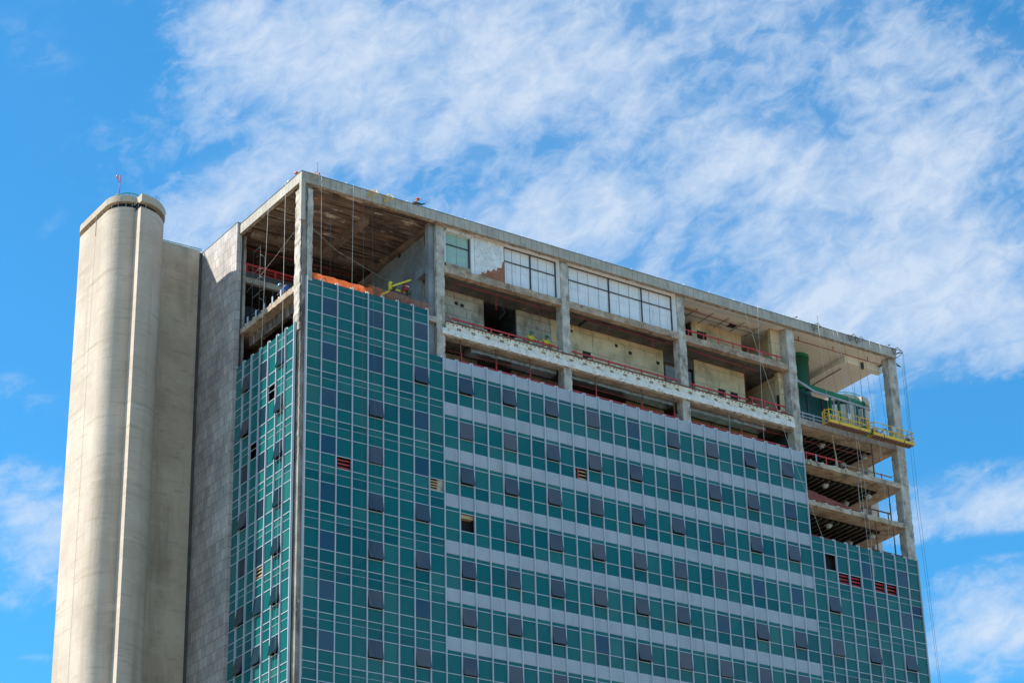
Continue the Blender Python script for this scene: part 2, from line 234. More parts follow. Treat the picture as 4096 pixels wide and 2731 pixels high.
# ------------------------------------------------------------------ mesh helpers
class MB:
    def __init__(s): s.v = []; s.f = []; s.mi = []; s.mats = []; s.sm = []
    def _m(s, m):
        if m not in s.mats: s.mats.append(m)
        return s.mats.index(m)
    def add(s, vs, fs, m, smooth=False):
        o = len(s.v); s.v += [tuple(p) for p in vs]; k = s._m(m)
        for f in fs: s.f.append(tuple(i+o for i in f)); s.mi.append(k); s.sm.append(smooth)
    def box(s, x0, x1, y0, y1, z0, z1, m):
        if x0 > x1: x0, x1 = x1, x0
        if y0 > y1: y0, y1 = y1, y0
        if z0 > z1: z0, z1 = z1, z0
        s.add([(x0, y0, z0), (x1, y0, z0), (x1, y1, z0), (x0, y1, z0), (x0, y0, z1), (x1, y0, z1), (x1, y1, z1), (x0, y1, z1)],
              [(0, 3, 2, 1), (4, 5, 6, 7), (0, 1, 5, 4), (1, 2, 6, 5), (2, 3, 7, 6), (3, 0, 4, 7)], m); return s
    def rough(s, ax, x0, x1, y0, y1, z0, z1, m, step=.3, amp=.03):
        lo = [x0, y0, z0]; hi = [x1, y1, z1]; a, b = [i for i in range(3) if i != ax]
        n = max(2, int((hi[ax]-lo[ax])/step)); vs = []; fs = []
        for i in range(n+1):
            t = lo[ax]+(hi[ax]-lo[ax])*i/n
            for (u, q) in ((lo[a], lo[b]), (hi[a], lo[b]), (hi[a], hi[b]), (lo[a], hi[b])):
                p = [0, 0, 0]; p[ax] = t; j = random.random()**2*amp*(1 if 0 < i < n else .3)
                p[a] = u+(j if u == lo[a] else -j); j = random.random()**2*amp*(1 if 0 < i < n else .3)
                p[b] = q+(j if q == lo[b] else -j); vs.append(p)
        for i in range(n):
            for k in range(4):
                k2 = (k+1) % 4; fs.append((i*4+k, i*4+k2, i*4+4+k2, i*4+4+k))
        fs += [(3, 2, 1, 0), tuple(n*4+k for k in range(4))]
        if ax == 1: fs = [f[::-1] for f in fs]
        s.add(vs, fs, m); return s
    def bar(s, p, q, w_, h_, m, upv=(0, 0, 1)):
        p = Vector(p); q = Vector(q); d_ = (q-p).normalized(); u = Vector(upv)
        if abs(d_.dot(u)) > .98: u = Vector((1, 0, 0))
        sd = d_.cross(u).normalized()*w_/2; u2 = sd.cross(d_).normalized()*h_/2; vs = []
        for c in (p, q): vs += [c-sd-u2, c+sd-u2, c+sd+u2, c-sd+u2]
        s.add(vs, [(0, 3, 2, 1), (4, 5, 6, 7), (0, 1, 5, 4), (1, 2, 6, 5), (2, 3, 7, 6), (3, 0, 4, 7)], m); return s
    def tube(s, pts, r, m, n=6):
        pts = [Vector(p) for p in pts]; vs = []; fs = []
        rs = r if isinstance(r, (list, tuple)) else [r]*len(pts)
        for i, p in enumerate(pts):
            d_ = (pts[min(i+1, len(pts)-1)]-pts[max(i-1, 0)]).normalized(); u = Vector((0, 0, 1))
            if abs(d_.dot(u)) > .95: u = Vector((1, 0, 0))
            a = d_.cross(u).normalized(); b = a.cross(d_)
            for k in range(n):
                t = 2*math.pi*k/n; vs.append(p+(a*math.cos(t)+b*math.sin(t))*rs[i])
        for i in range(len(pts)-1):
            for k in range(n): k2 = (k+1) % n; fs.append((i*n+k, i*n+k2, (i+1)*n+k2, (i+1)*n+k))
        fs += [tuple(range(n))[::-1], tuple((len(pts)-1)*n+k for k in range(n))]
        s.add(vs, fs, m, n > 4); return s
    def prism(s, pts, z0, z1, m, smooth=False):
        n = len(pts); vs = [(x, y, z0) for x, y in pts]+[(x, y, z1) for x, y in pts]
        s.add(vs, [(i, (i+1) % n, n+(i+1) % n, n+i) for i in range(n)], m, smooth)
        s.add(vs, [tuple(range(n))[::-1], tuple(range(n, 2*n))], m); return s
    def sphere(s, c, r, m, nu=10, nv=7, sc_=(1, 1, 1), cut=None):
        vs = []; fs = []; v1 = cut if cut is not None else math.pi
        for j in range(nv+1):
            th = v1*j/nv
            for i in range(nu):
                ph = 2*math.pi*i/nu
                vs.append((c[0]+r*sc_[0]*math.sin(th)*math.cos(ph), c[1]+r*sc_[1]*math.sin(th)*math.sin(ph), c[2]+r*sc_[2]*math.cos(th)))
        for j in range(nv):
            for i in range(nu): i2 = (i+1) % nu; fs.append((j*nu+i, (j+1)*nu+i, (j+1)*nu+i2, j*nu+i2))
        s.add(vs, fs, m, True); return s
    def mesh(s, name, org=(0, 0, 0)):
        me = bpy.data.meshes.new(name); o = Vector(org)
        me.from_pydata([Vector(p)-o for p in s.v], [], s.f)
        for mm in s.mats: me.materials.append(MATS[mm])
        me.polygons.foreach_set('material_index', s.mi); me.polygons.foreach_set('use_smooth', s.sm); me.update()
        return me
    def build(s, name, parent=None, label=None):
        org = Vector((0, 0, 0)); p = parent
        if parent is not None: org = ROOT_LOC[root_of(parent)]
        else: org = Vector((sum(v[0] for v in s.v)/len(s.v), sum(v[1] for v in s.v)/len(s.v), min(v[2] for v in s.v)))
        me = s.mesh(name, org); o = bpy.data.objects.new(name, me); COL.objects.link(o)
        if parent is not None: o.parent = parent
        else: o.location = org; ROOT_LOC[o.name] = org
        if label: o['label'] = label
        return o
ROOT_LOC = {}
def root_of(o):
    while o.parent: o = o.parent
    return o.name
def thing(name, label, cat, loc, group=None):
    o = bpy.data.objects.new(name, None); COL.objects.link(o); o.location = loc; o.empty_display_size = .3
    ROOT_LOC[o.name] = Vector(loc); tag(o, label, cat, group); return o
def tag(o, label, cat, group=None):
    o['label'] = label; o['category'] = cat
    if group: o['group'] = group
    return o
ORD = ['first', 'second', 'third', 'fourth', 'fifth', 'sixth', 'seventh', 'eighth', 'ninth', 'tenth', 'eleventh', 'twelfth', 'thirteenth', 'fourteenth', 'fifteenth', 'sixteenth', 'seventeenth', 'eighteenth', 'nineteenth', 'twentieth', 'twenty-first', 'twenty-second', 'twenty-third', 'twenty-fourth']

# ------------------------------------------------------------------ ground
g = MB(); g.add([(-3000, -3000, GROUND), (3000, -3000, GROUND), (3000, 3000, GROUND), (-3000, 3000, GROUND)], [(0, 1, 2, 3)], 'bounce_ground')
o = g.build('ground'); o['kind'] = 'structure'

# ------------------------------------------------------------------ THE OFFICE TOWER
T = thing('office_tower', 'tall office tower being refitted, green glass cladding below and stripped concrete frame on top', 'building', (28, 5, GROUND))
XE = 56.2; YB = 14.7
# columns
def column(x0, x1, upper=None, mt='column_concrete', z0=GROUND, z1=8.9, y0=.2, y1=1.0):
    b = MB(); b.box(x0, x1, y0, y1, z0, -13, mt); b.rough(2, x0, x1, y0, y1, -13, z1, mt, .22, .055)
    return b.build('column', T)
c0 = column(-.35, .42, y0=.05, y1=1.05, mt='column_grime')
b = MB(); b.box(-.62, -.26, -.2, -.14, 5.58, 8.66, 'fascia'); b.box(-.62, -.56, -.14, .1, 5.58, 8.66, 'fascia')
b.rough(2, -.47, -.352, .12, .95, -2.9, 8.3, 'column_concrete', .27, .075); b.build('cladding', c0)
b = MB(); b.rough(2, .0, .46, -.06, .048, 1.0, 8.3, 'column_concrete', .27, .075); b.build('render_coat', c0)
column(10.93, 11.66); column(22.12, 22.86); column(33.28, 34.03)
column(44.43, 45.27, y0=.16); column(55.5, 56.42, y0=.15, y1=.95)
# side skin of column 2 (grey block facing inside the open bay)
b = MB(); b.rough(2, 10.45, 10.92, .5, 1.0, -2.5, 8.8, 'bluegrey_wall', .4, .03); b.build('column_infill', T)
# fascia + coping around the roof
b = MB()
b.box(-.62, XE, -.2, .02, 8.66, 9.46, 'fascia'); b.box(-.62, -.42, .021, 9.16, 8.68, 9.46, 'fascia'); b.box(XE-.2, XE, .021, YB, 8.66, 9.46, 'fascia')
b.build('fascia', T)
b = MB(); b.box(-.65, XE+.03, -.23, .05, 9.461, 9.50, 'coping'); b.box(-.65, -.38, .051, 9.16, 9.461, 9.50, 'coping'); b.box(XE-.23, XE+.03, .051, YB, 9.461, 9.50, 'coping')
b.build('coping', T)
b = MB(); b.rough(0, .45, XE-.25, -.10, .10, 8.58, 8.655, 'brown_beam', .12, .06)
b.rough(1, -.55, -.36, .6, 9.1, 8.58, 8.675, 'brown_beam', .12, .06); b.build('edge_beam', T)
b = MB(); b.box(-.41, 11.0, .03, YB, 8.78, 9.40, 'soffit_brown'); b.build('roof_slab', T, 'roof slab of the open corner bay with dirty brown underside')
b = MB(); b.box(11.0, XE-.21, .03, YB, 8.74, 9.401, 'soffit_white'); b.build('roof_slab', T, 'roof slab with white painted underside')
# beams in the open corner bay
b = MB(); b.box(5.85, 6.4, 2.2, 8.1, 8.3, 8.779, 'beam_dark_brown'); b.build('roof_beam', T)
b = MB(); b.box(.5, 5.84, 4.0, 4.35, 8.70, 8.778, 'beam_dark_brown'); b.build('roof_beam', T)
b = MB(); b.box(.0, 10.9, 8.11, 8.55, 8.25, 8.777, 'beam_dark_brown'); b.build('roof_beam', T)
b = MB(); b.box(10.6, 10.9, .9, 8.1, 8.38, 8.776, 'beam_dark_brown'); b.build('roof_beam', T)
# white inclined soffit strips + beams right
b = MB(); b.add([(34.05, .12, 8.60), (44.4, .12, 8.60), (44.4, .9, 8.739), (34.05, .9, 8.739), (34.05, .9, 8.70), (44.4, .9, 8.70), (34.05, .12, 8.56), (44.4, .12, 8.56)],
    [(6, 7, 5, 4), (0, 3, 2, 1), (6, 0, 1, 7), (4, 5, 2, 3)], 'white_paint'); b.build('roof_beam', T, 'white painted edge beam')
b = MB(); b.box(52.2, XE+.15, 1.8, 2.45, 8.16, 8.739, 'soffit_white'); b.box(52.25, XE-.28, 2.451, 13.9, 8.34, 8.738, 'soffit_white'); b.build('roof_beam', T, 'deep cream roof beam over the plant bay')
b = MB(); b.box(XE-.24, XE-.21, .5, 14, 8.55, 8.66, 'steel_dark'); b.build('eave_rail', T)
# stone-clad side wall and pilaster
b = MB(); b.box(-.80, -.40, 9.18, 15.6, GROUND, 9.62, 'stone_cladding'); b.box(-.82, -.38, 9.16, 15.62, 9.62, 9.66, 'coping'); b.build('stone_wall', T)
b = MB(); b.box(-.399, -.16, 9.30, 10.1, GROUND, 9.60, 'joint_dark'); b.rough(2, -.159, .10, 9.34, 10.1, -3.2, 8.9, 'concrete', .25, .05); b.build('pilaster', T)
# floor slab of the corner bay
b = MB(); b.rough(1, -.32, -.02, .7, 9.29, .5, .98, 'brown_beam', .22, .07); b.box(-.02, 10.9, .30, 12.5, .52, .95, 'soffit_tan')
b.rough(0, .4, 10.9, .12, .3, .5, .95, 'concrete', .3, .03); b.build('floor_slab', T)
# lower room behind the end facade: ceiling beam and dark room
b = MB(); b.box(.45, .8, 1.1, 9.2, -.35, .50, 'soffit_brown'); b.box(.81, 10.4, 1.1, 9.2, .40, .515, 'shade_black'); b.build('floor_beam', T)
# back rooms of the corner bay (beyond Y 9.7)
b = MB(); b.box(-.0, 10.9, 13.4, 13.6, -4, 8.775, 'soffit_brown'); b.box(-.38, -.1, 9.9, 13.6, -4, 8.775, 'shade_black'); b.build('rear_wall', T)
b = MB(); b.box(.1, 10.8, 9.4, 9.7, 5.0, 5.45, 'concrete'); b.box(.11, 10.8, 9.35, 9.39, 5.46, 5.85, 'steel_dark'); b.box(.1, 10.8, 9.71, 13.4, 5.1, 5.4, 'coffer'); b.build('mezzanine', T)
b = MB(); b.box(.0, 10.9, 9.72, 9.9, .95, 3.2, 'shade_black'); b.build('rear_wall', T)
# cross wall between open corner bay and bay two
b = MB()
b.box(10.9, 11.1, 1.0, 2.3, 4.9, 8.9, 'bluegrey_wall'); b.box(10.9, 11.1, 2.31, 9.4, .95, 8.775, 'bluegrey_wall'); b.box(10.5, 10.899, 1.01, 2.3, 4.85, 5.5, 'bluegrey_wall')
b.build('cross_wall', T)
for (y0, y1, z0, z1) in ((5.1, 5.5, 8.15, 8.75), (1.15, 1.75, 7.5, 8.5), (1.05, 1.45, 5.95, 7.15)):
    MB().box(10.87, 10.899, y0, y1, z0, z1, 'shade_black').build('wall_opening', T)
# slab A (under the white sheets), slab B (cream band), with notches
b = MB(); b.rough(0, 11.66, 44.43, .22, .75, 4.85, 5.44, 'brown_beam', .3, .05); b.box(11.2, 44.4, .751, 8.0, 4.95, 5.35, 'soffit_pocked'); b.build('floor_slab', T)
b = MB(); b.rough(0, 11.66, 44.43, .20, .9, -.36, -.16, 'concrete', .3, .06); b.rough(0, 11.3, 44.46, .0, .20, -.30, .23, 'white_beam', .16, .085)
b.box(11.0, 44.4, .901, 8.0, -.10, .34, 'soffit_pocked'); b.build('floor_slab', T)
b = MB()
X = 11.7
while X < 44.4:
    x2 = min(X+.88, 44.43); b.rough(0, X, x2, .10, .42, .235, .74, 'cream_band', .2, .02)
    if x2 < 44.3: b.box(x2, x2+.37, .10, .42, .47, .74, 'cream_band'); b.box(x2, x2+.37, .34, .42, .235, .469, 'cream_band')
    X += 1.25
# thin line of pockmarks (broken fixing holes) along the beams
for i in range(90):
    x = 11.9+i*.36+random.uniform(-.08, .08)
    if abs((x-22.5)) < .5 or abs(x-33.6) < .5 or x > 44: continue
    b.sphere((x, .098, .62+random.uniform(-.03, .05)), .07, 'joint_dark', 6, 4, (1, .3, .8))
b.build('parapet_band', T)
b = MB(); b.box(11.7, 44.4, .04, .16, .745, .83, 'rust'); b.build('edge_angle', T)
# interior walls, level of slab B
def wall(x0, x1, z0, z1, y, mt, name='interior_wall', th=.15): return MB().box(x0, x1, y, y+th, z0, z1, mt).build(name, T)
wall(11.1, 16.7, .34, 4.94, 2.7, 'grey_block'); wall(19.68, 22.85, .34, 4.94, 2.7, 'grey_block'); wall(22.86, 33.6, .34, 4.94, 2.7, 'yellow_tile')
wall(36.7, 41.8, .34, 4.94, 2.7, 'yellow_tile')
wall(33.61, 36.69, .34, 2.3, 3.1, 'shade_black'); wall(33.61, 36.69, 4.0, 4.94, 2.72, 'joint_dark'); wall(34.0, 36.6, 2.5, 3.9, 3.0, 'bluegrey_wall')
wall(33.61, 36.69, .34, 4.94, 3.3, 'grey_block')
wall(11.1, 44.4, .34, 4.94, 7.8, 'shade_black', 'rear_wall')
for xx in (16.7, 19.66, 33.6, 36.7, 41.8): MB().box(xx-.06, xx+.001, 2.86, 7.7, .34, 4.94, 'shade_black').build('interior_wall', T)
b = MB(); b.box(16.72, 19.58, 2.9, 7.7, 4.88, 4.945, 'shade_black'); b.build('shade_lining', T); MB().box(16.72, 19.58, 2.9, 7.7, .345, .39, 'shade_black').build('shade_lining', T)  # black sheets put in so the bay opening reads as deep shade
for (x0, x1, z0, z1) in ((25.75, 26.5, 2.3, 3.0), (39.0, 39.75, 2.2, 2.95), (40.25, 41.0, 2.25, 2.95), (28.9, 29.15, 4.1, 4.35), (30.2, 30.5, 3.8, 4.05), (14.1, 14.4, 3.9, 4.15), (14.6, 14.9, 3.85, 4.1), (32.9, 33.2, 3.6, 3.85), (24.6, 24.85, 4.3, 4.5)):
    MB().box(x0, x1, 2.67, 2.695, z0, z1, 'shade_black').build('wall_opening', T)
# cross wall at right end with door and small sign
b = MB(); b.box(44.28, 44.42, 1.0, 8, .34, 4.94, 'yellow_tile'); b.box(44.0, 44.27, 1.02, 1.5, .34, 4.94, 'yellow_tile'); b.build('cross_wall', T)
MB().box(43.97, 43.995, 1.12, 1.42, .4, 2.95, 'shade_black').build('door', T)
MB().box(44.2, 44.27, .98, .995, 3.1, 3.4, 'sign_white').build('sign', T)
b = MB(); b.box(44.28, 44.42, 1.0, 8, 5.36, 8.735, 'yellow_tile'); b.box(43.5, 44.27, 1.0, 1.4, 5.36, 8.735, 'yellow_tile'); b.build('cross_wall', T)
# upper bay three
b = MB(); b.box(37.2, 42.3, 3.3, 3.45, 5.36, 8.775, 'yellow_tile'); b.box(37.2, 37.3, 3.451, 8, 5.36, 8.775, 'joint_dark'); b.box(42.2, 42.3, 3.451, 8, 5.36, 8.775, 'yellow_tile'); b.build('interior_wall', T)
MB().box(37.7, 38.65, 3.27, 3.295, 7.1, 8.02, 'shade_black').build('wall_opening', T)
wall(34.0, 44.3, 5.36, 8.735, 7.8, 'shade_black', 'rear_wall')
MB().box(34.05, 34.3, 1.0, 7.9, 5.36, 8.775, 'joint_dark').build('cross_wall', T)
# white sheet windows under the roof
def sheet(x0, x1, mt, splits, nv, zb=5.48, zt=8.72):
    b = MB(); n = int((x1-x0)/.09); vs = []; fs = []
    for i in range(n+1):
        x = x0+(x1-x0)*i/n; y = .74+(.012 if i % 2 else -.012); vs += [(x, y, zb), (x, y, 6.9), (x, y-.012, 6.9), (x, y-.012, zt)]
    for i in range(n): a = i*4; fs += [(a, a+4, a+5, a+1), (a+2, a+6, a+7, a+3)]
    b.add(vs, fs, mt)
    b.box(x0, x1, .76, .80, zb, zt, 'steel_grey')
    o = b.build('sheet_panel', T)
    f = MB()
    for xs in [x0+.04, x1-.04]+splits: f.box(xs-.045, xs+.045, .64, .70, zb, zt, 'frame_black')
    f.box(x0, x1, .65, .69, zt-.09, zt-.01, 'frame_black'); f.box(x0, x1, .65, .69, 7.48, 7.56, 'frame_black')
    f.build('frame', o)
    s = MB()
    k = x0+nv
    while k < x1-.2: s.box(k-.012, k+.012, .715, .723, zb, zt-.1, 'louver_gap'); k += nv
    s.build('sheet_seams', o)
sheet(11.95, 14.15, 'green_sheet', [], 1.1, 5.9); sheet(17.2, 22.0, 'translucent_sheet', [19.65], .8); sheet(23.1, 33.1, 'translucent_sheet', [27.0, 30.15], .98)
b = MB(); b.box(14.5, 17.1, .45, .75, 5.46, 8.7, 'peeling_white'); b.box(14.2, 14.49, .5, .75, 5.46, 8.7, 'white_paint'); b.build('infill_wall', T)
b = MB()
vs = [(17.12, .43, 5.46), (17.12, .43, 7.3), (16.98, .43, 7.25), (16.9, .43, 6.7), (16.5, .43, 6.62), (16.42, .43, 6.3), (16.15, .43, 6.42), (15.9, .43, 6.1), (15.6, .43, 6.22), (15.45, .43, 5.85), (15.1, .43, 5.9), (15.0, .43, 5.62), (14.75, .43, 5.6), (14.7, .43, 5.46)]; nv_ = len(vs)
b.add(vs+[(x, .452, z) for x, y, z in vs], [tuple(range(nv_))[::-1], tuple(range(nv_, 2*nv_))]+[(i, (i+1) % nv_, nv_+(i+1) % nv_, nv_+i) for i in range(nv_)], 'red_brick'); b.build('bare_brickwork', T)
for x0, x1, xa, xb in ((22.0, 22.12, 17.15, 22.1), (33.1, 33.28, 22.9, 33.25)):
    b = MB(); b.add([(x0-.02, .72, 5.46), (x1, .3, 5.46), (x1, .3, 8.75), (x0-.02, .72, 8.75), (x1, .72, 5.46), (x1, .72, 8.75)], [(0, 1, 2, 3), (0, 3, 5, 4)], 'white_paint')
    b.add([(xa, .3, 8.75), (xb, .3, 8.75), (xb, .72, 8.70), (xa, .72, 8.70), (xa, .3, 9.0), (xb, .3, 9.0)], [(0, 3, 2, 1), (0, 1, 5, 4)], 'white_paint')
    b.build('window_reveal', T)
b = MB(); b.box(11.9, 14.2, .3, .74, 8.45, 8.72, 'peeling_white'); b.box(11.85, 11.95, .5, .75, 5.46, 8.7, 'white_paint')
b.build('window_reveal', T)
b = MB(); b.box(11.7, 14.2, .5, .74, 5.44, 5.88, 'brown_beam'); b.box(11.1, 33.3, .9, 1.0, 5.4, 8.735, 'shade_black'); b.build('infill_wall', T)
# level below slab B
wall(11.6, 16.2, -2.9, -.12, 3.0, 'grey_block'); wall(19.3, 23.9, -2.9, -.12, 3.0, 'grey_block'); wall(30.0, 33.6, -2.9, -.12, 3.0, 'yellow_tile'); wall(34.6, 43.0, -2.9, -.12, 3.0, 'yellow_tile')
wall(11.2, 44.4, -2.9, -.12, 6.8, 'shade_black', 'rear_wall')
for x0, x1 in ((14.4, 22.0), (23.2, 33.0), (34.3, 42.2)):
    b = MB(); n = int((x1-x0)/.55)
    for i in range(n): b.box(x0+i*(x1-x0)/n, x0+(i+1)*(x1-x0)/n-.02, 1.0+.01*(i % 2), 1.9, -.62+.015*(i % 3), -.22, 'duct_metal')
    b.build('air_duct', T)
# right-hand floors: edge beam, ribbed ceiling, open side
for k, (zt_, cm_) in enumerate(((.88, 'concrete'), (-2.63, 'soffit_tan'), (-6.10, 'soffit_tan'), (-9.60, 'soffit_tan'))):
    b = MB(); th = .56 if k == 0 else .42
    b.rough(0, 45.28, 55.5, .2, .55, zt_-th, zt_, 'concrete' if k == 0 else 'soffit_tan', .3, .04)
    b.box(45.0, 55.95, .551, 1.75, zt_-th-.02, zt_-.05, 'soffit_tan'); b.box(54.3, 55.95, 1.751, YB, zt_-th-.02, zt_-.05, 'soffit_tan')
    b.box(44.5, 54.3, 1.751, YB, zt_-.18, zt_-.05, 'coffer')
    if k == 0: b.box(55.5, 56.3, .2, .9, zt_-.1, zt_+.32, 'concrete')
    o = b.build('floor_slab', T)
    b = MB(); x = 45.5
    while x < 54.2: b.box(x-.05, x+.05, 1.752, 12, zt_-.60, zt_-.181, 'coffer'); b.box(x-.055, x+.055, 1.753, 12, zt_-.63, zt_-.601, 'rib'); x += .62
    b.build('ceiling_ribs', o)
wall(44.5, 50.0, -13, .8, 13.0, 'shade_black', 'rear_wall')
b = MB(); b.box(44.3, 44.5, 1.0, 13, -13, .3, 'shade_black'); b.build('cross_wall', T)
MB().box(44.6, 49.5, 12, 12.2, .9, 9.0, 'grey_block').build('rear_wall', T)
# dark body of the storeys behind the glass, so no light leaks through
b = MB(); b.box(.5, XE-.2, 1.3, 13.9, GROUND+.5, -10.6, 'shade_black'); b.box(.5, 44.2, 1.3, 13.9, -10.6, -3.0, 'shade_black'); b.box(-.38, 56, 14.0, YB, GROUND, 8.9, 'concrete'); b.build('light_stop_walls', T)
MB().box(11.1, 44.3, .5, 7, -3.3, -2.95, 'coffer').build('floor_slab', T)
# small pipes and conduits
def PIPE(pts, r, m_): MB().tube(pts, r, m_).build('sprinkler_pipe', T)
PIPE([(12.9, .9, 4.6), (21.9, .9, 4.6)], .03, 'pipe_red'); PIPE([(23, .9, 4.7), (33.2, .9, 4.6)], .03, 'pipe_red'); PIPE([(34.1, .9, 4.6), (41.8, .9, 4.4)], .035, 'pipe_red')
for x, z0 in ((12.9, 3.2), (16.6, 3.3), (20.5, 3.2), (23.5, 3.6), (26.9, 3.9), (31.2, 3.8), (40.3, 2.2)): PIPE([(x, .9, 4.6), (x, .9, z0)], .028, 'pipe_red')
PIPE([(34.2, 1.6, 8.58), (37.5, 1.6, 8.55), (41.0, 1.6, 8.45)], .03, 'pipe_red')
PIPE([(45.4, 1.0, 8.35), (55.0, 1.0, 8.35)], .035, 'pipe_red')
for x in (46.5, 50.2, 54.0): PIPE([(x, 1.0, 8.35), (x, 1.0, 8.73)], .03, 'pipe_red')
PIPE([(12.5, 1.2, -.9), (21.8, 1.2, -.75)], .03, 'pipe_red'); PIPE([(23, 1.2, -.9), (30, 1.2, -.9)], .03, 'pipe_red'); PIPE([(40, .9, -.75), (55, 2.2, .15)], .03, 'pipe_red')
PIPE([(.4, 10.2, 8.3), (10.6, 9.9, 8.3)], .04, 'pipe_red'); PIPE([(.2, 10.3, 6.7), (8, 10.3, 6.7)], .09, 'red_paint')
b = MB()
for k in range(5): b.tube([(36.2+k*1.6, 1.2, 8.66), (36.2+k*1.6, 3.2, 8.66)], .025, 'steel_dark')
b.tube([(34.3, 2.4, 8.66), (43.8, 2.4, 8.66)], .02, 'steel_dark'); b.build('ceiling_conduit', T); MB().box(40.2, 40.9, 2.0, 2.6, 8.70, 8.739, 'shade_black').build('ceiling_hatch', T)
b = MB(); b.tube([(53.0, 3.2, 8.3), (53.2, 9.5, 8.3)], .03, 'steel_dark'); b.build('ceiling_conduit', T); MB().box(53.9, 54.1, 1.6, 1.79, 7.9, 8.5, 'steel_dark').build('drain_pipe', T)
for x, y in ((35.2, 1.5), (38.6, 2.8), (41.3, 1.7)): MB().bar((x, y, 8.62), (x+1.3, y, 8.62), .12, .06, 'wood').build('tube_light', T)

for pts in ([(17.4, 1.5, 4.85), (17.7, 1.4, 3.6), (17.2, 1.4, 2.9), (17.9, 1.5, 4.85)], [(18.3, 1.5, 4.85), (18.2, 1.4, 3.2), (18.6, 1.5, 4.85)], [(27.0, 1.2, 4.85), (27.3, 1.2, 4.5), (27.9, 1.2, 4.85)], [(2.6, 1.5, 8.0), (2.5, 1.5, 6.6), (2.9, 1.5, 5.6)], [(8.1, 2.5, 7.0), (8.0, 2.5, 5.8), (8.3, 2.5, 4.9)]):
    MB().tube(pts, .014, 'rope_dark', 5).build('loose_cable', T)
for x0, x1 in ((24.6, 33.0),): 
    b = MB(); b.rough(0, x0+.8, x1-.3, 1.2, 1.32, 4.84, 4.95, 'shade_black', .2, .03); b.rough(1, x0+.6, x0+.75, 1.2, 2.4, 4.84, 4.95, 'shade_black', .2, .03); b.build('ceiling_groove', T)
random.seed(11)
for x0, x1, y0, y1, z in ((12.2, 21.5, 1.0, 2.4, .34), (23.3, 33.0, 1.0, 2.4, .34), (34.5, 43.5, .6, 2.4, 5.36), (12.0, 43.0, .7, 1.4, -2.95)):
    for _ in range(9):
        x, y, sx_ = random.uniform(x0, x1), random.uniform(y0, y1), random.uniform(.12, .35)
        MB().rough(0, x, x+sx_*1.6, y, y+sx_, z, z+random.uniform(.3, .9) if z > 0 else z+random.uniform(.2, .6), random.choice(('wood', 'grey_block', 'concrete', 'steel_grey')), .15, .04).build('rubble_block', T)
# ------------------------------------------------------------------ curtain wall
A_, B_, C_, D_ = .388, .651, .789, .915
def zl(r, f=0): return -(r+f)*H
class Front:
    def pt(s, a, d, z): return (a, -d, z)                 # a along, d outward
    org = (0, 0)
class Side:
    def pt(s, a, d, z): return (-.502-d, .532+a, z)
def fbox(b, F, a0, a1, d0, d1, z0, z1, m_):
    p = F.pt(a0, d0, z0); q = F.pt(a1, d1, z1); b.box(p[0], q[0], p[1], q[1], p[2], q[2], m_)
def fquad(b, F, a0, a1, z0, z1, m_, d=0.0):
    j = [random.uniform(-.006, .006) for _ in range(4)]
    vs = [F.pt(a0, d+j[0], z0), F.pt(a1, d+j[1], z0), F.pt(a1, d+j[2], z1), F.pt(a0, d+j[3], z1)]
    if m_ == 'teal_glass': m_ = random.choice(('teal_glass', 'teal_glass', 'teal_glass', 'teal_glass_dark', 'teal_glass_pale'))
    b.add(vs, [(0, 1, 2, 3) if isinstance(F, Front) else (3, 2, 1, 0)], m_)
def win_mesh(side):
    b = MB(); W_, HH = 1.13, 1.30
    def bx(a0, a1, d0, d1, z0, z1, m_):
        if side: b.box(-d1, -d0, a0, a1, z0, z1, m_)
        else: b.box(a0, a1, -d1, -d0, z0, z1, m_)
    bx(0, W_, .0, .035, -HH, 0, 'vision_glass'); bx(0, .03, -.04, -.001, -HH, 0, 'frame_black'); bx(W_-.03, W_, -.04, -.001, -HH, 0, 'frame_black')
    bx(.031, W_-.031, -.04, -.001, -.03, 0, 'frame_black'); bx(.031, W_-.031, -.04, -.001, -HH, -HH+.03, 'frame_black')
    return b.mesh('window')
WM = [win_mesh(False), win_mesh(True)]
RMAX = 21
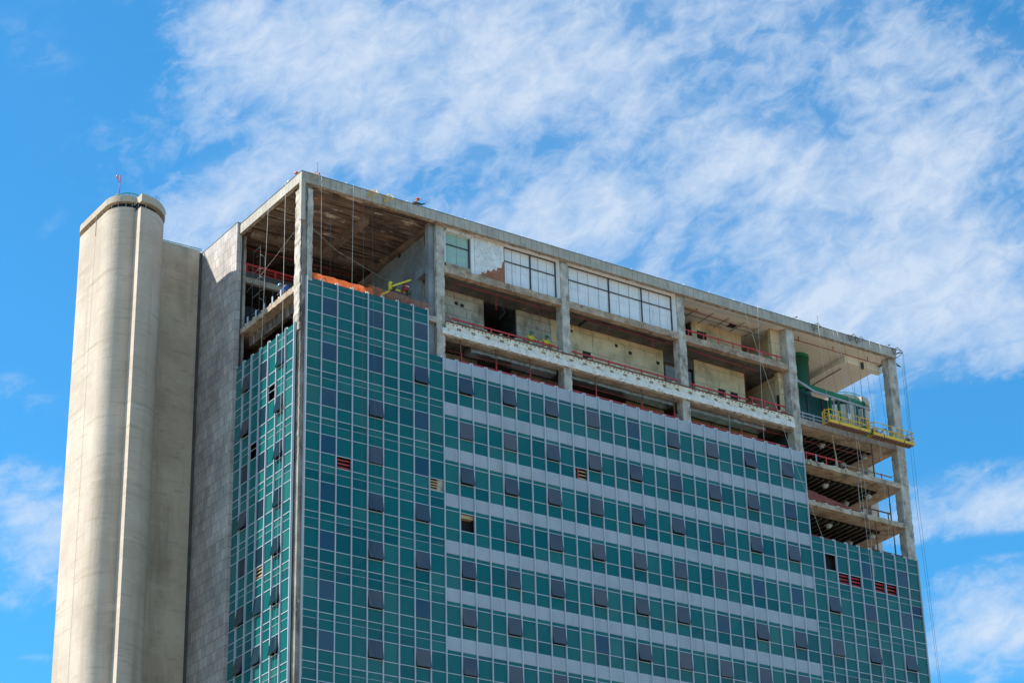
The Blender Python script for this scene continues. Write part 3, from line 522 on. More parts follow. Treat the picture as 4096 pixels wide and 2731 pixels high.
def glass_wall(F, c0_, c1_, r0, mode, wins, missing, label, M1=1.25, left_edge=True):
    """columns c0_..c1_-1, window rows from r0; wall head one partial storey above; wins {(col,row):angle}; missing set of (col,row,band)"""
    top = zl(r0-1, B_)
    b = MB()
    for c in range(c0_, c1_):
        a0 = c*M1+.03; a1 = (c+1)*M1-.03
        for r in range(r0-1, RMAX):
            bands = [(0, A_, 'w'), (A_, B_, 'l')]+([(B_, C_, 't'), (C_, 1, 'u')] if mode == 'green' else [(D_, 1, 'u')])
            for f0, f1, nm in bands:
                if r == r0-1 and f0 < B_-.001: continue
                if (c, r) in wins and nm == 'w': continue
                if (c, r, nm) in missing: continue
                fquad(b, F, a0, a1, zl(r, f1), zl(r, f0), 'teal_glass')
    fbox(b, F, c0_*M1+.04, c1_*M1-.04, -.62, -.60, GROUND, top-.45, 'shade_black')  # near-black backing sheet, the darkness of the rooms put into its colour
    gw = b.build('glass_wall', T, label)
    # transoms
    b = MB()
    for r in range(r0-1, RMAX):
        lines = [(0, .025), (A_, .025), (B_, .025)]+([(C_, .013)] if mode == 'green' else [(D_, .014)])
        for f, hw in lines:
            if r == r0-1 and f < B_-.001: continue
            z = zl(r, f)
            if r == r0-1 and f == B_: continue
            fbox(b, F, c0_*M1, c1_*M1, -.03, .04 if hw > .02 else .025, z-hw, z+hw, 'aluminium')
    for c in range(c0_, c1_+1): fbox(b, F, c*M1-.03, c*M1+.03, -.05, -.031, GROUND, top, 'aluminium')
    b.build('transoms', gw)
    if mode == 'louver':
        for r in range(r0-1, 9):
            b = MB(); z0 = zl(r, D_)+.02; z1 = zl(r, B_)-(.03 if r >= r0 else 0); n = 12; h = (z1-z0)/n
            fbox(b, F, c0_*M1+.02, c1_*M1-.02, -.03, -.01, z0, z1, 'louver_gap')
            for i in range(n):
                z = z0+i*h; p = [F.pt(c0_*M1+.02, -.009, z+h*.12), F.pt(c1_*M1-.02, -.009, z+h*.12), F.pt(c1_*M1-.02, .035, z+h*.25), F.pt(c0_*M1+.02, .035, z+h*.25),
                                 F.pt(c1_*M1-.02, .02, z+h*.98), F.pt(c0_*M1+.02, .02, z+h*.98), F.pt(c1_*M1-.02, -.009, z+h*.98), F.pt(c0_*M1+.02, -.009, z+h*.98)]
                b.add(p, [(0, 1, 2, 3)[::-1], (3, 2, 4, 5), (5, 4, 6, 7)], 'louver')
            b.build('louver_band', gw)
        b = MB()
        for r in range(9, RMAX): fbox(b, F, c0_*M1+.02, c1_*M1-.02, -.03, .02, zl(r, D_)+.02, zl(r, B_)-.03, 'louver')
        b.build('louver_band', gw)
    # mullions
    for c in range(c0_ if left_edge else c0_+1, c1_+1):
        b = MB(); a = c*M1; t2 = top+.05
        fbox(b, F, a-.036, a+.036, -.03, .13, GROUND, t2, 'aluminium')
        if c > c0_: fbox(b, F, a-.16, a-.09, -.06, .02, top-.02, t2+.05, 'white_paint'); fbox(b, F, a-.03, a-.005, .02, .05, t2, t2+.09, 'white_paint')
        b.build('mullion', gw)
    # windows
    side = isinstance(F, Side)
    for (c, r), ang in wins.items():
        if ang is None: continue
        o = bpy.data.objects.new('window', WM[side]); COL.objects.link(o); o.parent = gw
        p = Vector(F.pt(c*M1+.06, .012, zl(r)-.028)); o.location = p-ROOT_LOC[T.name]
        if side: o.rotation_euler = (0, R_(ang), 0)
        else: o.rotation_euler = (-R_(ang), 0, 0)
    return gw
F_, S_ = Front(), Side()
OP = lambda: random.choice((11.5, 11.0, 10.5, 10.0, 12.0, 7.5, 11.5))+random.uniform(-.8, .8)
w1 = {}
for r in range(0, 10):
    w1[(1, r)] = 0; w1[(4, r)] = 0 if r < 2 else OP(); w1[(7, r)] = OP()
w1[(7, 0)] = 0; w1[(7, 2)] = 0; w1[(7, 3)] = 0; w1[(7, 6)] = 3
w1[(4, 8)] = 0
glass_wall(F_, 0, 8, 0, 'green', w1, {(2, 3, 'l')}, 'tall green glass wall at the left corner of the front')
w2 = {}
for c in range(10, 36, 3):
    for r in range(1, 10): w2[(c, r)] = OP()
w2[(22, 1)] = 0; w2[(10, 4)] = None; w2[(28, 4)] = 4; w2[(31, 4)] = 0; w2[(34, 4)] = 0; w2[(28, 5)] = 2.5; w2[(19, 6)] = 3
glass_wall(F_, 8, 9, 1, 'green', {}, {(8, 3, 'l')}, 'single narrow green glass column', left_edge=False)
glass_wall(F_, 9, 36, 1, 'louver', w2, {(18, 2, 'l')}, 'front wall of green glass rows between pale louvered bands', left_edge=False)
w3 = {}
for c in (37, 40, 43):
    for r in range(3, 9): w3[(c, r)] = OP()
w3[(37, 3)] = None; w3[(40, 3)] = 0; w3[(43, 3)] = 0; w3[(40, 4)] = 4; w3[(43, 4)] = 0
glass_wall(F_, 36, 45, 3, 'green', w3, {(38, 3, 'l'), (39, 3, 'l'), (41, 3, 'l'), (42, 3, 'l'), (44, 3, 'u')}, 'green glass wall at the right end of the front', left_edge=False)
w4 = {}
for r in range(1, 10):
    w4[(1, r)] = OP(); w4[(3, r)] = 0 if r < 6 else OP(); w4[(5, r)] = OP()
w4[(5, 3)] = 0; w4[(5, 5)] = 0
glass_wall(S_, 0, 7, 1, 'green', w4, {(2, 1, 't'), (2, 1, 'u'), (4, 2, 'u'), (4, 2, 't'), (3, 5, 'l')}, 'green glass wall on the sunlit end of the tower', M1=1.249)
# things seen through the missing panes
def boards(x0, x1, zlo, zhi, n, mt, y=.12):
    b = MB()
    for i in range(n):
        z = zlo+(zhi-zlo)*(i+.5)/n; b.box(x0, x1, y, y+.03, z-.05, z+.05, mt)
    b.build('barrier_boards', T)
boards(2.54, 3.7, zl(3, B_)+.05, zl(3, A_)-.05, 3, 'red_paint'); boards(10.05, 10.75, zl(3, B_)+.05, zl(3, A_)-.05, 4, 'wood')
MB().box(10.76, 11.2, .1, .3, zl(3, B_), zl(3, A_), 'column_concrete').build('column_casing', T)
boards(23.0, 23.7, zl(2, B_)+.05, zl(2, A_)-.05, 3, 'wood'); MB().box(22.88, 22.98, .05, .1, zl(2, B_)+.03, zl(2, A_)-.03, 'red_paint').build('prop', T)
for c in (38, 39, 41, 42): boards(c*1.25+.06, c*1.25+1.19, zl(3, B_)+.03, zl(3, A_)-.02, 3, 'red_paint')
b = MB(); b.box(55.04, 56.2, .03, .05, zl(3, 1)+.02, zl(3, C_)-.02, 'navy_panel'); b.build('blank_panel', T)
MB().box(55.04, 56.2, -.004, -.001, zl(4)-.28, zl(4)-.04, 'navy_panel').build('blank_panel', T)
MB().box(12.55, 13.7, .1, .5, zl(4)-.32, zl(4)-.05, 'wood').build('window_head', T)
b = MB()
for i in range(3): z = zl(5, B_)+.2+i*.27; b.box(-.45, -.42, 4.32, 5.5, z, z+.09, 'wood')
b.box(-.46, -.44, 4.32, 4.4, zl(5, B_), zl(5, A_), 'red_paint'); b.build('barrier_boards', T)
# end piece of the front glass wall return at the right
MB().box(56.30, 56.34, -.02, .9, GROUND, zl(2, B_), 'aluminium').build('wall_return', T)
MB().box(44.99, 45.03, .0, .3, zl(3), zl(0, B_), 'aluminium').build('wall_return', T)

# ------------------------------------------------------------------ silo-shaped stair towers
def arc(cx, cy, r, a0, a1, n=14): return [(cx+r*math.cos(R_(a0+(a1-a0)*i/n)), cy+r*math.sin(R_(a0+(a1-a0)*i/n))) for i in range(n+1)]
def silo(ex, ey, rl, rr, yb, label, zl_=10.02, zr=9.70, gap=.95):
    S = thing('stair_tower', label, 'tower', (ex, ey+4, GROUND))
    yl = ey+gap; zt0 = zl_
    left = arc(ex, yl+rl, rl, 270, 180)+arc(ex, yb-rl, rl, 180, 90)
    left = [(x, y) for x, y in left]
    right = [(ex+.001, ey)]+arc(ex+.001, ey+rr, rr, 270, 360)[1:]+[(ex+rr, yb)]+[(ex+.001, yb)]
    b = MB(); b.prism(left[::-1], GROUND, zt0-.02, 'silo_concrete', False)
    b.prism(right, GROUND, zr, 'silo_concrete', False)
    me_o = b.build('shaft', S)
    # smooth only curved sides
    for p in me_o.data.polygons:
        if abs(p.normal.z) < .5 and len(p.vertices) == 4: p.use_smooth = True
    mod = me_o.modifiers.new('split', 'EDGE_SPLIT'); mod.split_angle = R_(30)
    def off(pts, c, k): return [(c[0]+(x-c[0])*k, c[1]+(y-c[1])*k) for x, y in pts]
    # slot under the crown, its shade painted as a near-black core
    b = MB(); li = arc(ex, yl+rl, rl-.3, 270, 180)+arc(ex, yb-rl, rl-.3, 180, 90)
    ri = [(ex+.001, ey+.4)]+arc(ex+.001, ey+rr, rr-.35, 270, 360)[1:]+[(ex+rr-.35, yb)]+[(ex+.001, yb)]
    b.prism(li[::-1], zt0-.02, zt0+.6, 'shade_black'); b.prism(ri, zr, zr+.6, 'shade_black'); b.build('recess', S)
    for t in (200, 222, 244, 262): MB().tube([(ex+(rl-.12)*math.cos(R_(t)), yl+rl+(rl-.12)*math.sin(R_(t)), zt0-.02), (ex+(rl-.12)*math.cos(R_(t)), yl+rl+(rl-.12)*math.sin(R_(t)), zt0+.45)], .018, 'lamp_body').build('slot_post', S)
    for t in (280, 305, 330): MB().tube([(ex+(rr-.15)*math.cos(R_(t)), ey+rr+(rr-.15)*math.sin(R_(t)), zr), (ex+(rr-.15)*math.cos(R_(t)), ey+rr+(rr-.15)*math.sin(R_(t)), zr+.48)], .018, 'lamp_body').build('slot_post', S)
    y = yl+rl+.8
    while y < yb-rl: MB().tube([(ex-rl+.12, y, zt0-.02), (ex-rl+.12, y, zt0+.45)], .018, 'lamp_body').build('slot_post', S); y += 1.2
    b = MB(); lo_ = arc(ex, yl+rl, rl+.05, 270, 180)+arc(ex, yb-rl, rl+.05, 180, 90)
    ro = [(ex+.001, ey-.08)]+arc(ex+.001, ey+rr, rr+.08, 270, 360)[1:]+[(ex+rr+.08, yb)]+[(ex+.001, yb)]
    b.prism(lo_[::-1], zt0+.44, zt0+.97, 'silo_ring'); b.prism(ro, zr+.46, zr+1.08, 'silo_ring')
    o = b.build('crown_ring', S)
    for p in o.data.polygons:
        if abs(p.normal.z) < .5: p.use_smooth = True
    mod = o.modifiers.new('split', 'EDGE_SPLIT'); mod.split_angle = R_(30)
    # green hoop rail on the crown
    b = MB(); pts = [(ex+.9*(rl-.3)*math.cos(R_(t)), yl+rl+(rl-.3)*math.sin(R_(t)), zt0+1.32) for t in range(170, 300, 10)]
    b.tube(pts, .035, 'green_paint'); 
    for p in pts[::4]: b.tube([p, (p[0], p[1], zt0+.94)], .03, 'green_paint')
    b.build('hoop_rail', S)
    b = MB()
    for t in (300, 340):
        p = Vector((ex+(rr-.1)*math.cos(R_(t)), ey+rr+(rr-.1)*math.sin(R_(t)), zr+1.08)); b.tube([p, p+Vector((0, 0, .35)), p+Vector((.25, .05, .35)), p+Vector((.25, .05, 0))], .014, 'steel_dark', 5)
    b.build('lifting_hoops', S)
    b = MB(); y = ey+4.2
    b.box(ex-rl-.05, ex-rl-.02, y, y+.04, zt0-1.3, zt0+.45, 'silo_ring'); b.tube([(ex-rl-.035, y+.02, zt0-1.3), (ex-rl-.035, y+.02, -40)], .008, 'silo_ring', 5); b.build('lightning_strip', S)
    return S
EX, EY = -7.89, 10.85
ST = silo(EX, EY, 1.6, 2.95, EY+8.4, 'tall pale concrete stair tower with a vertical slit, left of the office tower')
xr = EX+2.95
b = MB(); b.box(xr-.6, -1.12, 14.73, 19.9, GROUND, 9.66, 'core_concrete'); b.build('link_wall', ST)
b = MB(); b.box(-1.119, -.803, 14.85, 19.9, GROUND, 9.60, 'joint_dark'); b.build('movement_joint', ST)
b = MB(); b.tube([(xr-.3, 14.8, 9.78), (-.9, 14.8, 9.88)], .03, 'green_paint'); b.tube([(xr-.3, 14.8, 9.70), (-.9, 14.8, 9.74)], .02, 'green_paint')
for i in range(4): x = xr+.2+i*1.0; b.tube([(x, 14.8, 9.66), (x, 14.8, 9.86)], .02, 'green_paint', 5)
b.build('parapet_rail', ST)
silo(62.0, 10.6, 2.95, 2.1, 19.0, 'grey rounded stair tower seen through the open right bay', gap=.45)

# ------------------------------------------------------------------ masts and lamps on the roofs
def mast(x, y, z, h, label, lamp):
    t = thing('lightning_mast', label, 'mast', (x, y, z))
    MB().tube([(x, y, z), (x, y, z+h)], .035 if h > 1.5 else .02, 'red_paint', 6).build('pole', t)
    b = MB()
    for dx in (-.08, 0, .08): b.tube([(x, y, z+h), (x+dx, y, z+h+.14)], .01, 'steel_grey', 4)
    b.build('tip', t)
    if lamp == 'arm':
        b = MB(); b.tube([(x, y, z+h*.68), (x-.22, y, z+h*.9)], .025, 'red_paint'); b.build('arm', t)
        MB().sphere((x-.25, y, z+h*.92), .09, 'helmet_orange', 8, 6, (1, 1, 1.4)).build('lamp', t)
    elif lamp: 
        MB().tube([(x+.13, y, z), (x+.13, y, z+.22)], .05, 'helmet_white').build('lamp_base', t); MB().sphere((x+.13, y, z+.32), .09, 'helmet_orange', 8, 6, (1, 1, 1.3)).build('lamp', t)
mast(-8.75, 12.9, 10.95, 2.1, 'pink-red mast with a side lamp standing on the rounded stair tower', 'arm')
mast(.84, .1, 9.5, 1.1, 'thin red rod and red obstruction lamp near the sharp left roof corner', 'base')
mast(47.95, .1, 9.5, 1.0, 'thin red rod standing on the right part of the front roof edge', None)
xs = [3.1+i*2.56 for i in range(21)]
for i, x in enumerate(xs):
    b = MB(); b.box(x-.1, x+.1, -.18, 0, 9.50, 9.56, 'white_paint'); b.sphere((x+.03, -.1, 9.63), .055, 'white_paint', 6, 4); b.tube([(x, -.1, 9.56), (x+.03, -.1, 9.63)], .03, 'steel_grey', 5)
    o = b.build('edge_spotlight'); tag(o, '%s small white spotlight along the front roof edge, counted from the left corner' % ORD[i], 'spotlight', 'small spotlights on the front roof edge')

# ------------------------------------------------------------------ outrigger brackets on the roof edge
def bracket(x, y, ax, mt, label, n=1, z=9.5):
    t = thing('outrigger_bracket', label, 'bracket', (x, y, z)); u = Vector((1, 0, 0)) if ax == 'x' else Vector((0, 1, 0)); o_ = Vector((0, -1, 0)) if ax == 'x' else Vector((1, 0, 0))
    P = Vector((x, y, z)); b = MB()
    for k in range(n):
        q = P+u*k*.75
        a = q-u*.35+Vector((0, 0, .0)); c = q+u*.25+o_*.1+Vector((0, 0, .16)); d_ = q-u*.3+o_*.12+Vector((0, 0, -.62)); e = q+u*.3+o_*.45+Vector((0, 0, -.32))
        for p1, p2 in ((a, d_), (c, d_), (c, e), (d_, e), (a, e), (c, c+Vector((.2, 0, -.2)))): b.bar(p1, p2, .035, .035, mt)
    b.build('frame', t); MB().bar(P+o_*-.3+Vector((0, 0, .04)), P+o_*.3+Vector((0, 0, .02)), .045, .045, mt).build('arm', t)
bracket(.3, -.22, 'x', 'wood', 'yellowish timber bracket hooked over the sharp left roof corner')
bracket(5.2, -.22, 'x', 'yellow_paint', 'left one of the pair of yellow brackets on the front roof edge')
bracket(6.5, -.22, 'x', 'yellow_paint', 'right one of the pair of yellow brackets on the front roof edge')
bracket(47.3, -.22, 'x', 'steel_dark', 'dark steel bracket beside the red rod on the front roof edge')
bracket(51.2, -.22, 'x', 'steel_dark', 'wide double dark steel bracket on the front roof edge over the plant bay', 2)
bracket(XE-.1, -.22, 'x', 'steel_dark', 'dark steel bracket on the far right roof corner')
b = MB(); b.bar((55.9, .5, 9.1), (56.9, -.3, 9.35), .06, .06, 'steel_dark'); b.bar((56.9, -.3, 9.35), (56.25, -.2, 8.7), .05, .05, 'steel_dark'); b.bar((56.25, .4, 8.7), (56.95, .2, 8.2), .06, .06, 'steel_dark'); b.bar((56.25, .3, 8.3), (56.95, .2, 8.2), .05, .05, 'steel_dark')
tag(b.build('outrigger_bracket'), 'dark steel bracket sticking out past the right end of the roof', 'bracket')
for i, (x, lab) in enumerate(((44.9, 'white and red tipped timber leaning on the roof edge above the fourth column'), (55.0, 'white and red tipped timber on the roof edge near the right corner'))):
    b = MB(); b.bar((x-.1, .3, 9.52), (x+.55, .0, 9.78), .08, .08, 'white_paint'); b.bar((x+.55, .0, 9.78), (x+.7, -.07, 9.84), .085, .085, 'red_paint'); tag(b.build('timber_post'), lab, 'timber')

# ------------------------------------------------------------------ guard rails
def rail(name, label, x0, x1, z, zf, step, mt, y=.35, mid=False, pm=None):
    t = thing(name, label, 'guard rail', ((x0+x1)/2, y, zf), 'guard rails along the open floor edges')
    b = MB(); b.bar((x0, y, z), (x1, y, z), .06, .11, mt)
    if mid: b.bar((x0, y, zf+.25), (x1, y, zf+.25), .05, .09, mt)
    b.build('top_rail', t); x = x0+.3; i = 0
    while x < x1:
        MB().box(x-.055, x+.055, y-.07, y-.031, zf, z+.06, (pm or mt) if i % 2 else mt).build('post', t); x += step; i += 1
rail('guard_rail', 'red guard rail with the two yellow-shirted workers leaning on it', 12.3, 21.8, 1.27, .83, 1.55, 'red_paint')
rail('guard_rail', 'red guard rail in front of the yellow wall of the middle bay', 23.0, 33.1, 1.27, .83, 1.55, 'red_paint')
rail('guard_rail', 'red guard rail on the cream band of the bay left of the plant bay', 34.2, 40.0, 1.27, .83, 1.55, 'red_paint')
rail('guard_rail', 'taller two-bar red guard rail next to the exit door', 40.1, 43.95, 1.55, .83, 1.25, 'red_paint', mid=True)
rail('guard_rail', 'thin red guard rail on the floor just under the white soffit', 34.1, 43.9, 5.95, 5.44, 1.5, 'red_paint', y=.4)
rail('guard_rail', 'red guard rail between red props below the cream band, bay behind the green corner wall', 13.1, 21.9, -2.0, -2.5, 3.0, 'red_paint')
rail('guard_rail', 'red guard rail below the cream band of the middle bay', 23.0, 33.1, -1.97, -2.5, 3.0, 'red_paint')
rail('guard_rail', 'red guard rail below the cream band just left of the dark ribbed floors', 34.2, 43.6, -1.95, -2.5, 1.9, 'red_paint')
t_ = rail('guard_rail', 'half red, half grey timber guard rail on the top ribbed floor', 45.3, 49.3, -2.0, -2.63, 1.05, 'red_paint', pm='steel_grey')
rail('guard_rail', 'weathered timber guard rail at the open end of the top ribbed floor', 49.4, 54.8, -2.2, -2.63, 1.3, 'wood_grey', pm='red_paint')
rail('guard_rail', 'rusty guard rail at the open end of the middle ribbed floor', 51.4, 54.2, -5.5, -6.1, 1.1, 'rust')
rail('guard_rail', 'rusty guard rail just above the green glass at the right end', 51.6, 55.0, -9.0, -9.5, 1.1, 'rust')
rail('guard_rail', 'grey steel guard rail in front of the dark green plant box', 45.3, 49.0, 1.45, .9, 1.15, 'steel_grey', mid=True)
# props
def prop(x, z0, z1, label, mt, mt2=None, lean=0, y=.3):
    b = MB(); zm = z0+(z1-z0)*.5; b.tube([(x, y, z0), (x-lean/2, y, zm)], .06, mt); b.tube([(x-lean/2, y, zm), (x-lean, y, z1)], .045, mt2 or mt); tag(b.build('steel_prop'), label, 'prop', 'props between the floors')
PL = 'red and rusty prop under the cream band, '
prop(13.1, -2.5, -.3, PL+'leaning, nearest the green corner wall', 'red_paint', 'rust', .12); prop(16.1, -2.5, -.3, PL+'second from the green corner wall', 'red_paint', 'rust'); prop(19.1, -2.6, -.3, PL+'third from the green corner wall', 'red_paint', 'rust')
prop(25.1, -2.5, -.4, PL+'first in the middle bay', 'red_paint', 'rust'); prop(29.4, -2.5, -.3, PL+'second in the middle bay', 'red_paint', 'rust'); prop(32.5, -2.6, -.4, PL+'third in the middle bay', 'red_paint', 'rust')
prop(37.9, -2.6, -.3, 'grey prop under the cream band, left of the dark ribbed floors', 'wood_grey'); prop(39.1, -2.6, -1.2, 'short red prop below the cream band beside a grey prop', 'red_paint')
prop(48.9, -2.63, .3, 'orange-brown timber prop leaning on the top ribbed floor', 'wood', None, .35)
prop(52.8, -2.63, .3, 'dark steel prop at the open end of the top ribbed floor', 'steel_dark'); prop(50.9, -6.1, -3.1, 'pale timber prop on the middle ribbed floor', 'wood_grey')
prop(54.2, -6.1, -3.1, 'dark steel prop at the open end of the middle ribbed floor', 'steel_dark'); prop(52.9, -6.1, -4.5, 'short dark prop in the middle ribbed floor', 'steel_dark', y=2.2)
prop(54.3, -9.6, -6.6, 'dark steel prop at the open end of the lowest ribbed floor', 'steel_dark'); prop(52.4, -9.6, -6.6, 'brown prop near the open end of the lowest ribbed floor', 'rust')

# white anchor plates on slab edges
for i in range(24):
    x = 12.4+i*1.33
    if min(abs(x-22.5), abs(x-33.6)) < .6: continue
    MB().box(x-.12, x+.12, .0, .1, .84, .875, 'white_paint').build('anchor_plate', T)
for zt_ in (-2.63, -6.10):
    for i in range(8): x = 46+i*1.25; MB().box(x-.12, x+.12, .22, .32, zt_+.005, zt_+.045, 'white_paint').build('anchor_plate', T)
for i in range(5): y = 3.2+i*1.25; MB().box(-.31, -.2, y+.15, y+.35, .985, 1.03, 'white_paint').build('anchor_plate', T); MB().box(-.24, -.18, y, y+.14, .98, 1.55, 'aluminium').build('anchor_post', T)

# ------------------------------------------------------------------ ceiling lamps in the ribbed floors
lamp_root = None; li_ = 0
for fl, (zt_, nm) in enumerate(((.88, 'top'), (-2.63, 'middle'), (-6.10, 'lowest'))):
    for j, (x, y, zz) in enumerate(((49.35, 2.5, -.62), (54.0, 2.5, -.6), (53.4, 4.6, -.6), (48.6, 4.6, -.6))[:3 if fl == 0 else 4]):
        z = zt_+zz-.0
        if lamp_root is None:
            t = thing('ceiling_lamp', 'x', 'lamp', (x, y, z)); b = MB(); b.box(x-.24, x+.24, y-.24, y+.24, z-.06, z+.06, 'lamp_body'); b.tube([(x, y, z+.06), (x, y, z+.5)], .02, 'steel_dark', 5); b.build('housing', t)
            b = MB(); n = 8; rr0 = [( .30*math.cos(2*math.pi*(k+.5)/n), .30*math.sin(2*math.pi*(k+.5)/n)) for k in range(n)]
            vs = [(x+a, y+c, z-.06) for a, c in rr0]+[(x+a*.55, y+c*.55, z-.26) for a, c in rr0]; b.add(vs, [(k, n+k, n+(k+1) % n, (k+1) % n) for k in range(n)]+[tuple(range(n, 2*n))[::-1], tuple(range(n))], 'lamp_glass'); b.build('shade', t)
            lamp_root = t; o = t
        else:
            o = lamp_root.copy(); COL.objects.link(o); o.location = (x, y, z)
            for ch in list(lamp_root.children): c = ch.copy(); COL.objects.link(c); c.parent = o
        o['label'] = 'pale square ceiling lamp in the %s ribbed floor, %s' % (nm, ['nearest the glass wall', 'nearest the open right end', 'behind the one at the right end', 'second row near the glass wall'][j]); o['group'] = 'ceiling lamps in the open ribbed floors'

# ------------------------------------------------------------------ plant: tank, box, pipes
t = thing('green_tank', 'tall green cylindrical tank reaching the white soffit of the plant bay', 'tank', (48.6, 4.2, .9))
b = MB(); b.prism(arc(48.95, 4.2, 1.0, 0, 360, 32)[:-1], 4.6, 8.74, 'tank_green', True); b.build('body', t)
b = MB(); b.prism(arc(48.95, 4.2, 1.07, 0, 360, 32)[:-1], 8.45, 8.75, 'green_paint', True); b.prism(arc(48.95, 4.2, 1.07, 0, 360, 32)[:-1], 4.9, 5.06, 'teal_box', True); b.build('flange', t)
t = thing('plant_box', 'large dark green ribbed plant box behind the guard rail of the plant bay', 'machine', (48.2, 5, .9))
b = MB(); b.box(45.4, 51.3, 2.9, 8.5, .9, 4.75, 'teal_box'); b.build('body', t)
b = MB()
for x in (45.5, 47.3, 48.6, 50.2, 51.2): b.box(x-.06, x+.06, 2.82, 2.899, .95, 4.7, 'steel_dark')
b.box(45.4, 51.3, 2.84, 2.898, 2.9, 3.0, 'steel_dark'); b.build('stiffeners', t)
t = thing('plant_pipework', 'thick green pipe manifold with legs running to the right of the tank', 'pipes', (50, 2, .9))
MB().tube([(45.6, 2.0, 5.0), (52.6, 2.0, 4.75), (54.0, 2.0, 4.70)], .27, 'green_paint', 16).build('header_pipe', t)
b = MB()
for x in (47.9, 52.1, 53.85): b.tube([(x-.05, 2.0, 4.75+.2*(52-x)/6), (x+.05, 2.0, 4.75+.2*(52-x)/6)], .31, 'teal_box', 16)
b.build('pipe_collar', t)
MB().tube([(49.9, 2.0, 2.35), (53.2, 2.0, 2.2)], .24, 'green_paint', 14).build('lower_pipe', t)
b = MB(); b.tube([(52.4, 1.5, 1.75), (54.9, 1.5, 1.75)], .42, 'green_paint', 16); b.sphere((54.9, 1.5, 1.75), .42, 'green_paint', 14, 10, (.6, 1, 1)); b.build('pressure_vessel', t)
for x in (50.3, 51.2, 52.2, 53.15): MB().tube([(x, 2.0, 4.7), (x, 2.0, 1.0)], .13, 'green_paint', 10).build('pipe_leg', t)
MB().tube([(54.0, 2.0, 4.7), (54.0, 2.0, 2.6)], .1, 'teal_box', 8).build('pipe_leg', t)
t = thing('stair_rail', 'sloping grey steel handrail in front of the green pipes', 'handrail', (50, 1.2, .9))
b = MB(); b.bar((45.5, 1.2, 5.0), (47.9, 1.2, 4.2), .08, .2, 'steel_grey'); b.bar((47.9, 1.2, 4.2), (53.9, 1.2, 4.0), .08, .2, 'steel_grey'); b.build('handrail', t)
for x in (50.0, 51.5, 52.3, 53.4): MB().box(x-.05, x+.05, 1.24, 1.34, .95, 4.0, 'steel_grey').build('post', t)
b = MB(); b.bar((46.5, 1.6, 2.3), (49.5, 1.6, 2.2), .05, .06, 'steel_dark'); b.build('brace', t)
b = MB()
for z in (5.3, 5.75): b.tube([(49.6, 6.5, z), (52.2, 6.5, z)], .02, 'yellow_paint', 5)
for x in (49.6, 50.9, 52.2): b.tube([(x, 6.5, 4.75), (x, 6.5, 5.75)], .02, 'yellow_paint', 5)
tag(b.build('walkway_rail'), 'thin yellow walkway rail behind the green tank', 'handrail')

# ------------------------------------------------------------------ suspended platforms
def platform(x0, x1, z, y0, label):
    t = thing('suspended_platform', label, 'work platform', ((x0+x1)/2, y0+.35, z), 'yellow suspended work platforms'); y1 = y0+.75; h = 1.12
    b = MB()
    for y in (y0, y1): b.bar((x0, y, z+.12), (x1, y, z+.12), .05, .24, 'yellow_paint')
    for y in (y0, y1):
        b.bar((x0, y, z+h), (x1, y, z+h), .05, .05, 'yellow_paint'); b.bar((x0, y, z+.62), (x1, y, z+.62), .04, .04, 'yellow_paint')
    n = 4
    for i in range(n+1):
        x = x0+(x1-x0)*i/n
        for y in (y0, y1): b.bar((x, y, z), (x, y, z+h), .07 if i in (0, n, n//2) else .05, .07, 'yellow_paint')
    for i in range(n):
        xa = x0+(x1-x0)*i/n; xb = x0+(x1-x0)*(i+1)/n; xm = (xa+xb)/2
        for y in (y0, y1): b.bar((xa, y, z+.24), (xm, y, z+.62), .03, .03, 'yellow_paint'); b.bar((xm, y, z+.62), (xb, y, z+.24), .03, .03, 'yellow_paint')
    for x in (x0, x1):
        for zz in (z+.02, z+h, z+.6): b.bar((x, y0, zz), (x, y1, zz), .05, .05, 'yellow_paint')
        b.bar((x, y0, z), (x-.18 if x == x0 else x+.18, (y0+y1)/2, z+.5), .05, .05, 'yellow_paint'); b.bar((x-.18 if x == x0 else x+.18, (y0+y1)/2, z+.5), (x-.1 if x == x0 else x+.1, (y0+y1)/2, z+h+.1), .05, .05, 'yellow_paint')
    b.build('frame', t)
    b = MB(); b.box(x0+.03, x1-.03, y0+.03, y1-.03, z+.0, z+.03, 'wood_grey')
    k = 14
    for i in range(k+1): x = x0+.05+(x1-x0-.1)*i/k; b.box(x-.02, x+.02, y0+.03, y1-.03, z-.045, z-.001, 'rust')
    b.box(x0+.05, x1-.05, (y0+y1)/2-.02, (y0+y1)/2+.02, z-.05, z-.002, 'rust'); b.build('deck', t)
    for x in (x0+.35, x1-.35):
        b = MB(); b.box(x-.16, x+.16, y0+.2, y0+.55, z+.1, z+.55, 'steel_dark'); b.tube([(x-.2, y0+.35, z+.62), (x+.12, y0+.35, z+.66)], .12, 'steel_grey', 8); b.tube([(x, y0+.4, z+.6), (x+.1, y0+.4, z+1.35)], .03, 'steel_dark'); b.build('hoist_motor', t)
    xc = x0+(x1-x0)*.5; MB().box(xc-.18, xc+.18, y0-.09, y0-.035, z+.65, z+1.15, 'lamp_body').build('control_box', t)
platform(46.95, 51.25, .36, -1.3, 'left half of the yellow suspended platform, in front of the green pipes')
platform(51.7, 56.05, .30, -1.3, 'right half of the yellow suspended platform, overhanging the right corner')
b = MB(); b.bar((53.4, .6, 1.0), (54.8, .5, 2.2), .09, .09, 'steel_dark'); b.bar((53.9, .6, 1.0), (53.9, .6, 1.9), .12, .12, 'steel_dark'); b.bar((53.9, .6, 1.8), (54.7, .6, 1.2), .09, .09, 'steel_dark')
tag(b.build('steel_trestle'), 'dark steel trestle behind the right half of the yellow platform', 'trestle')

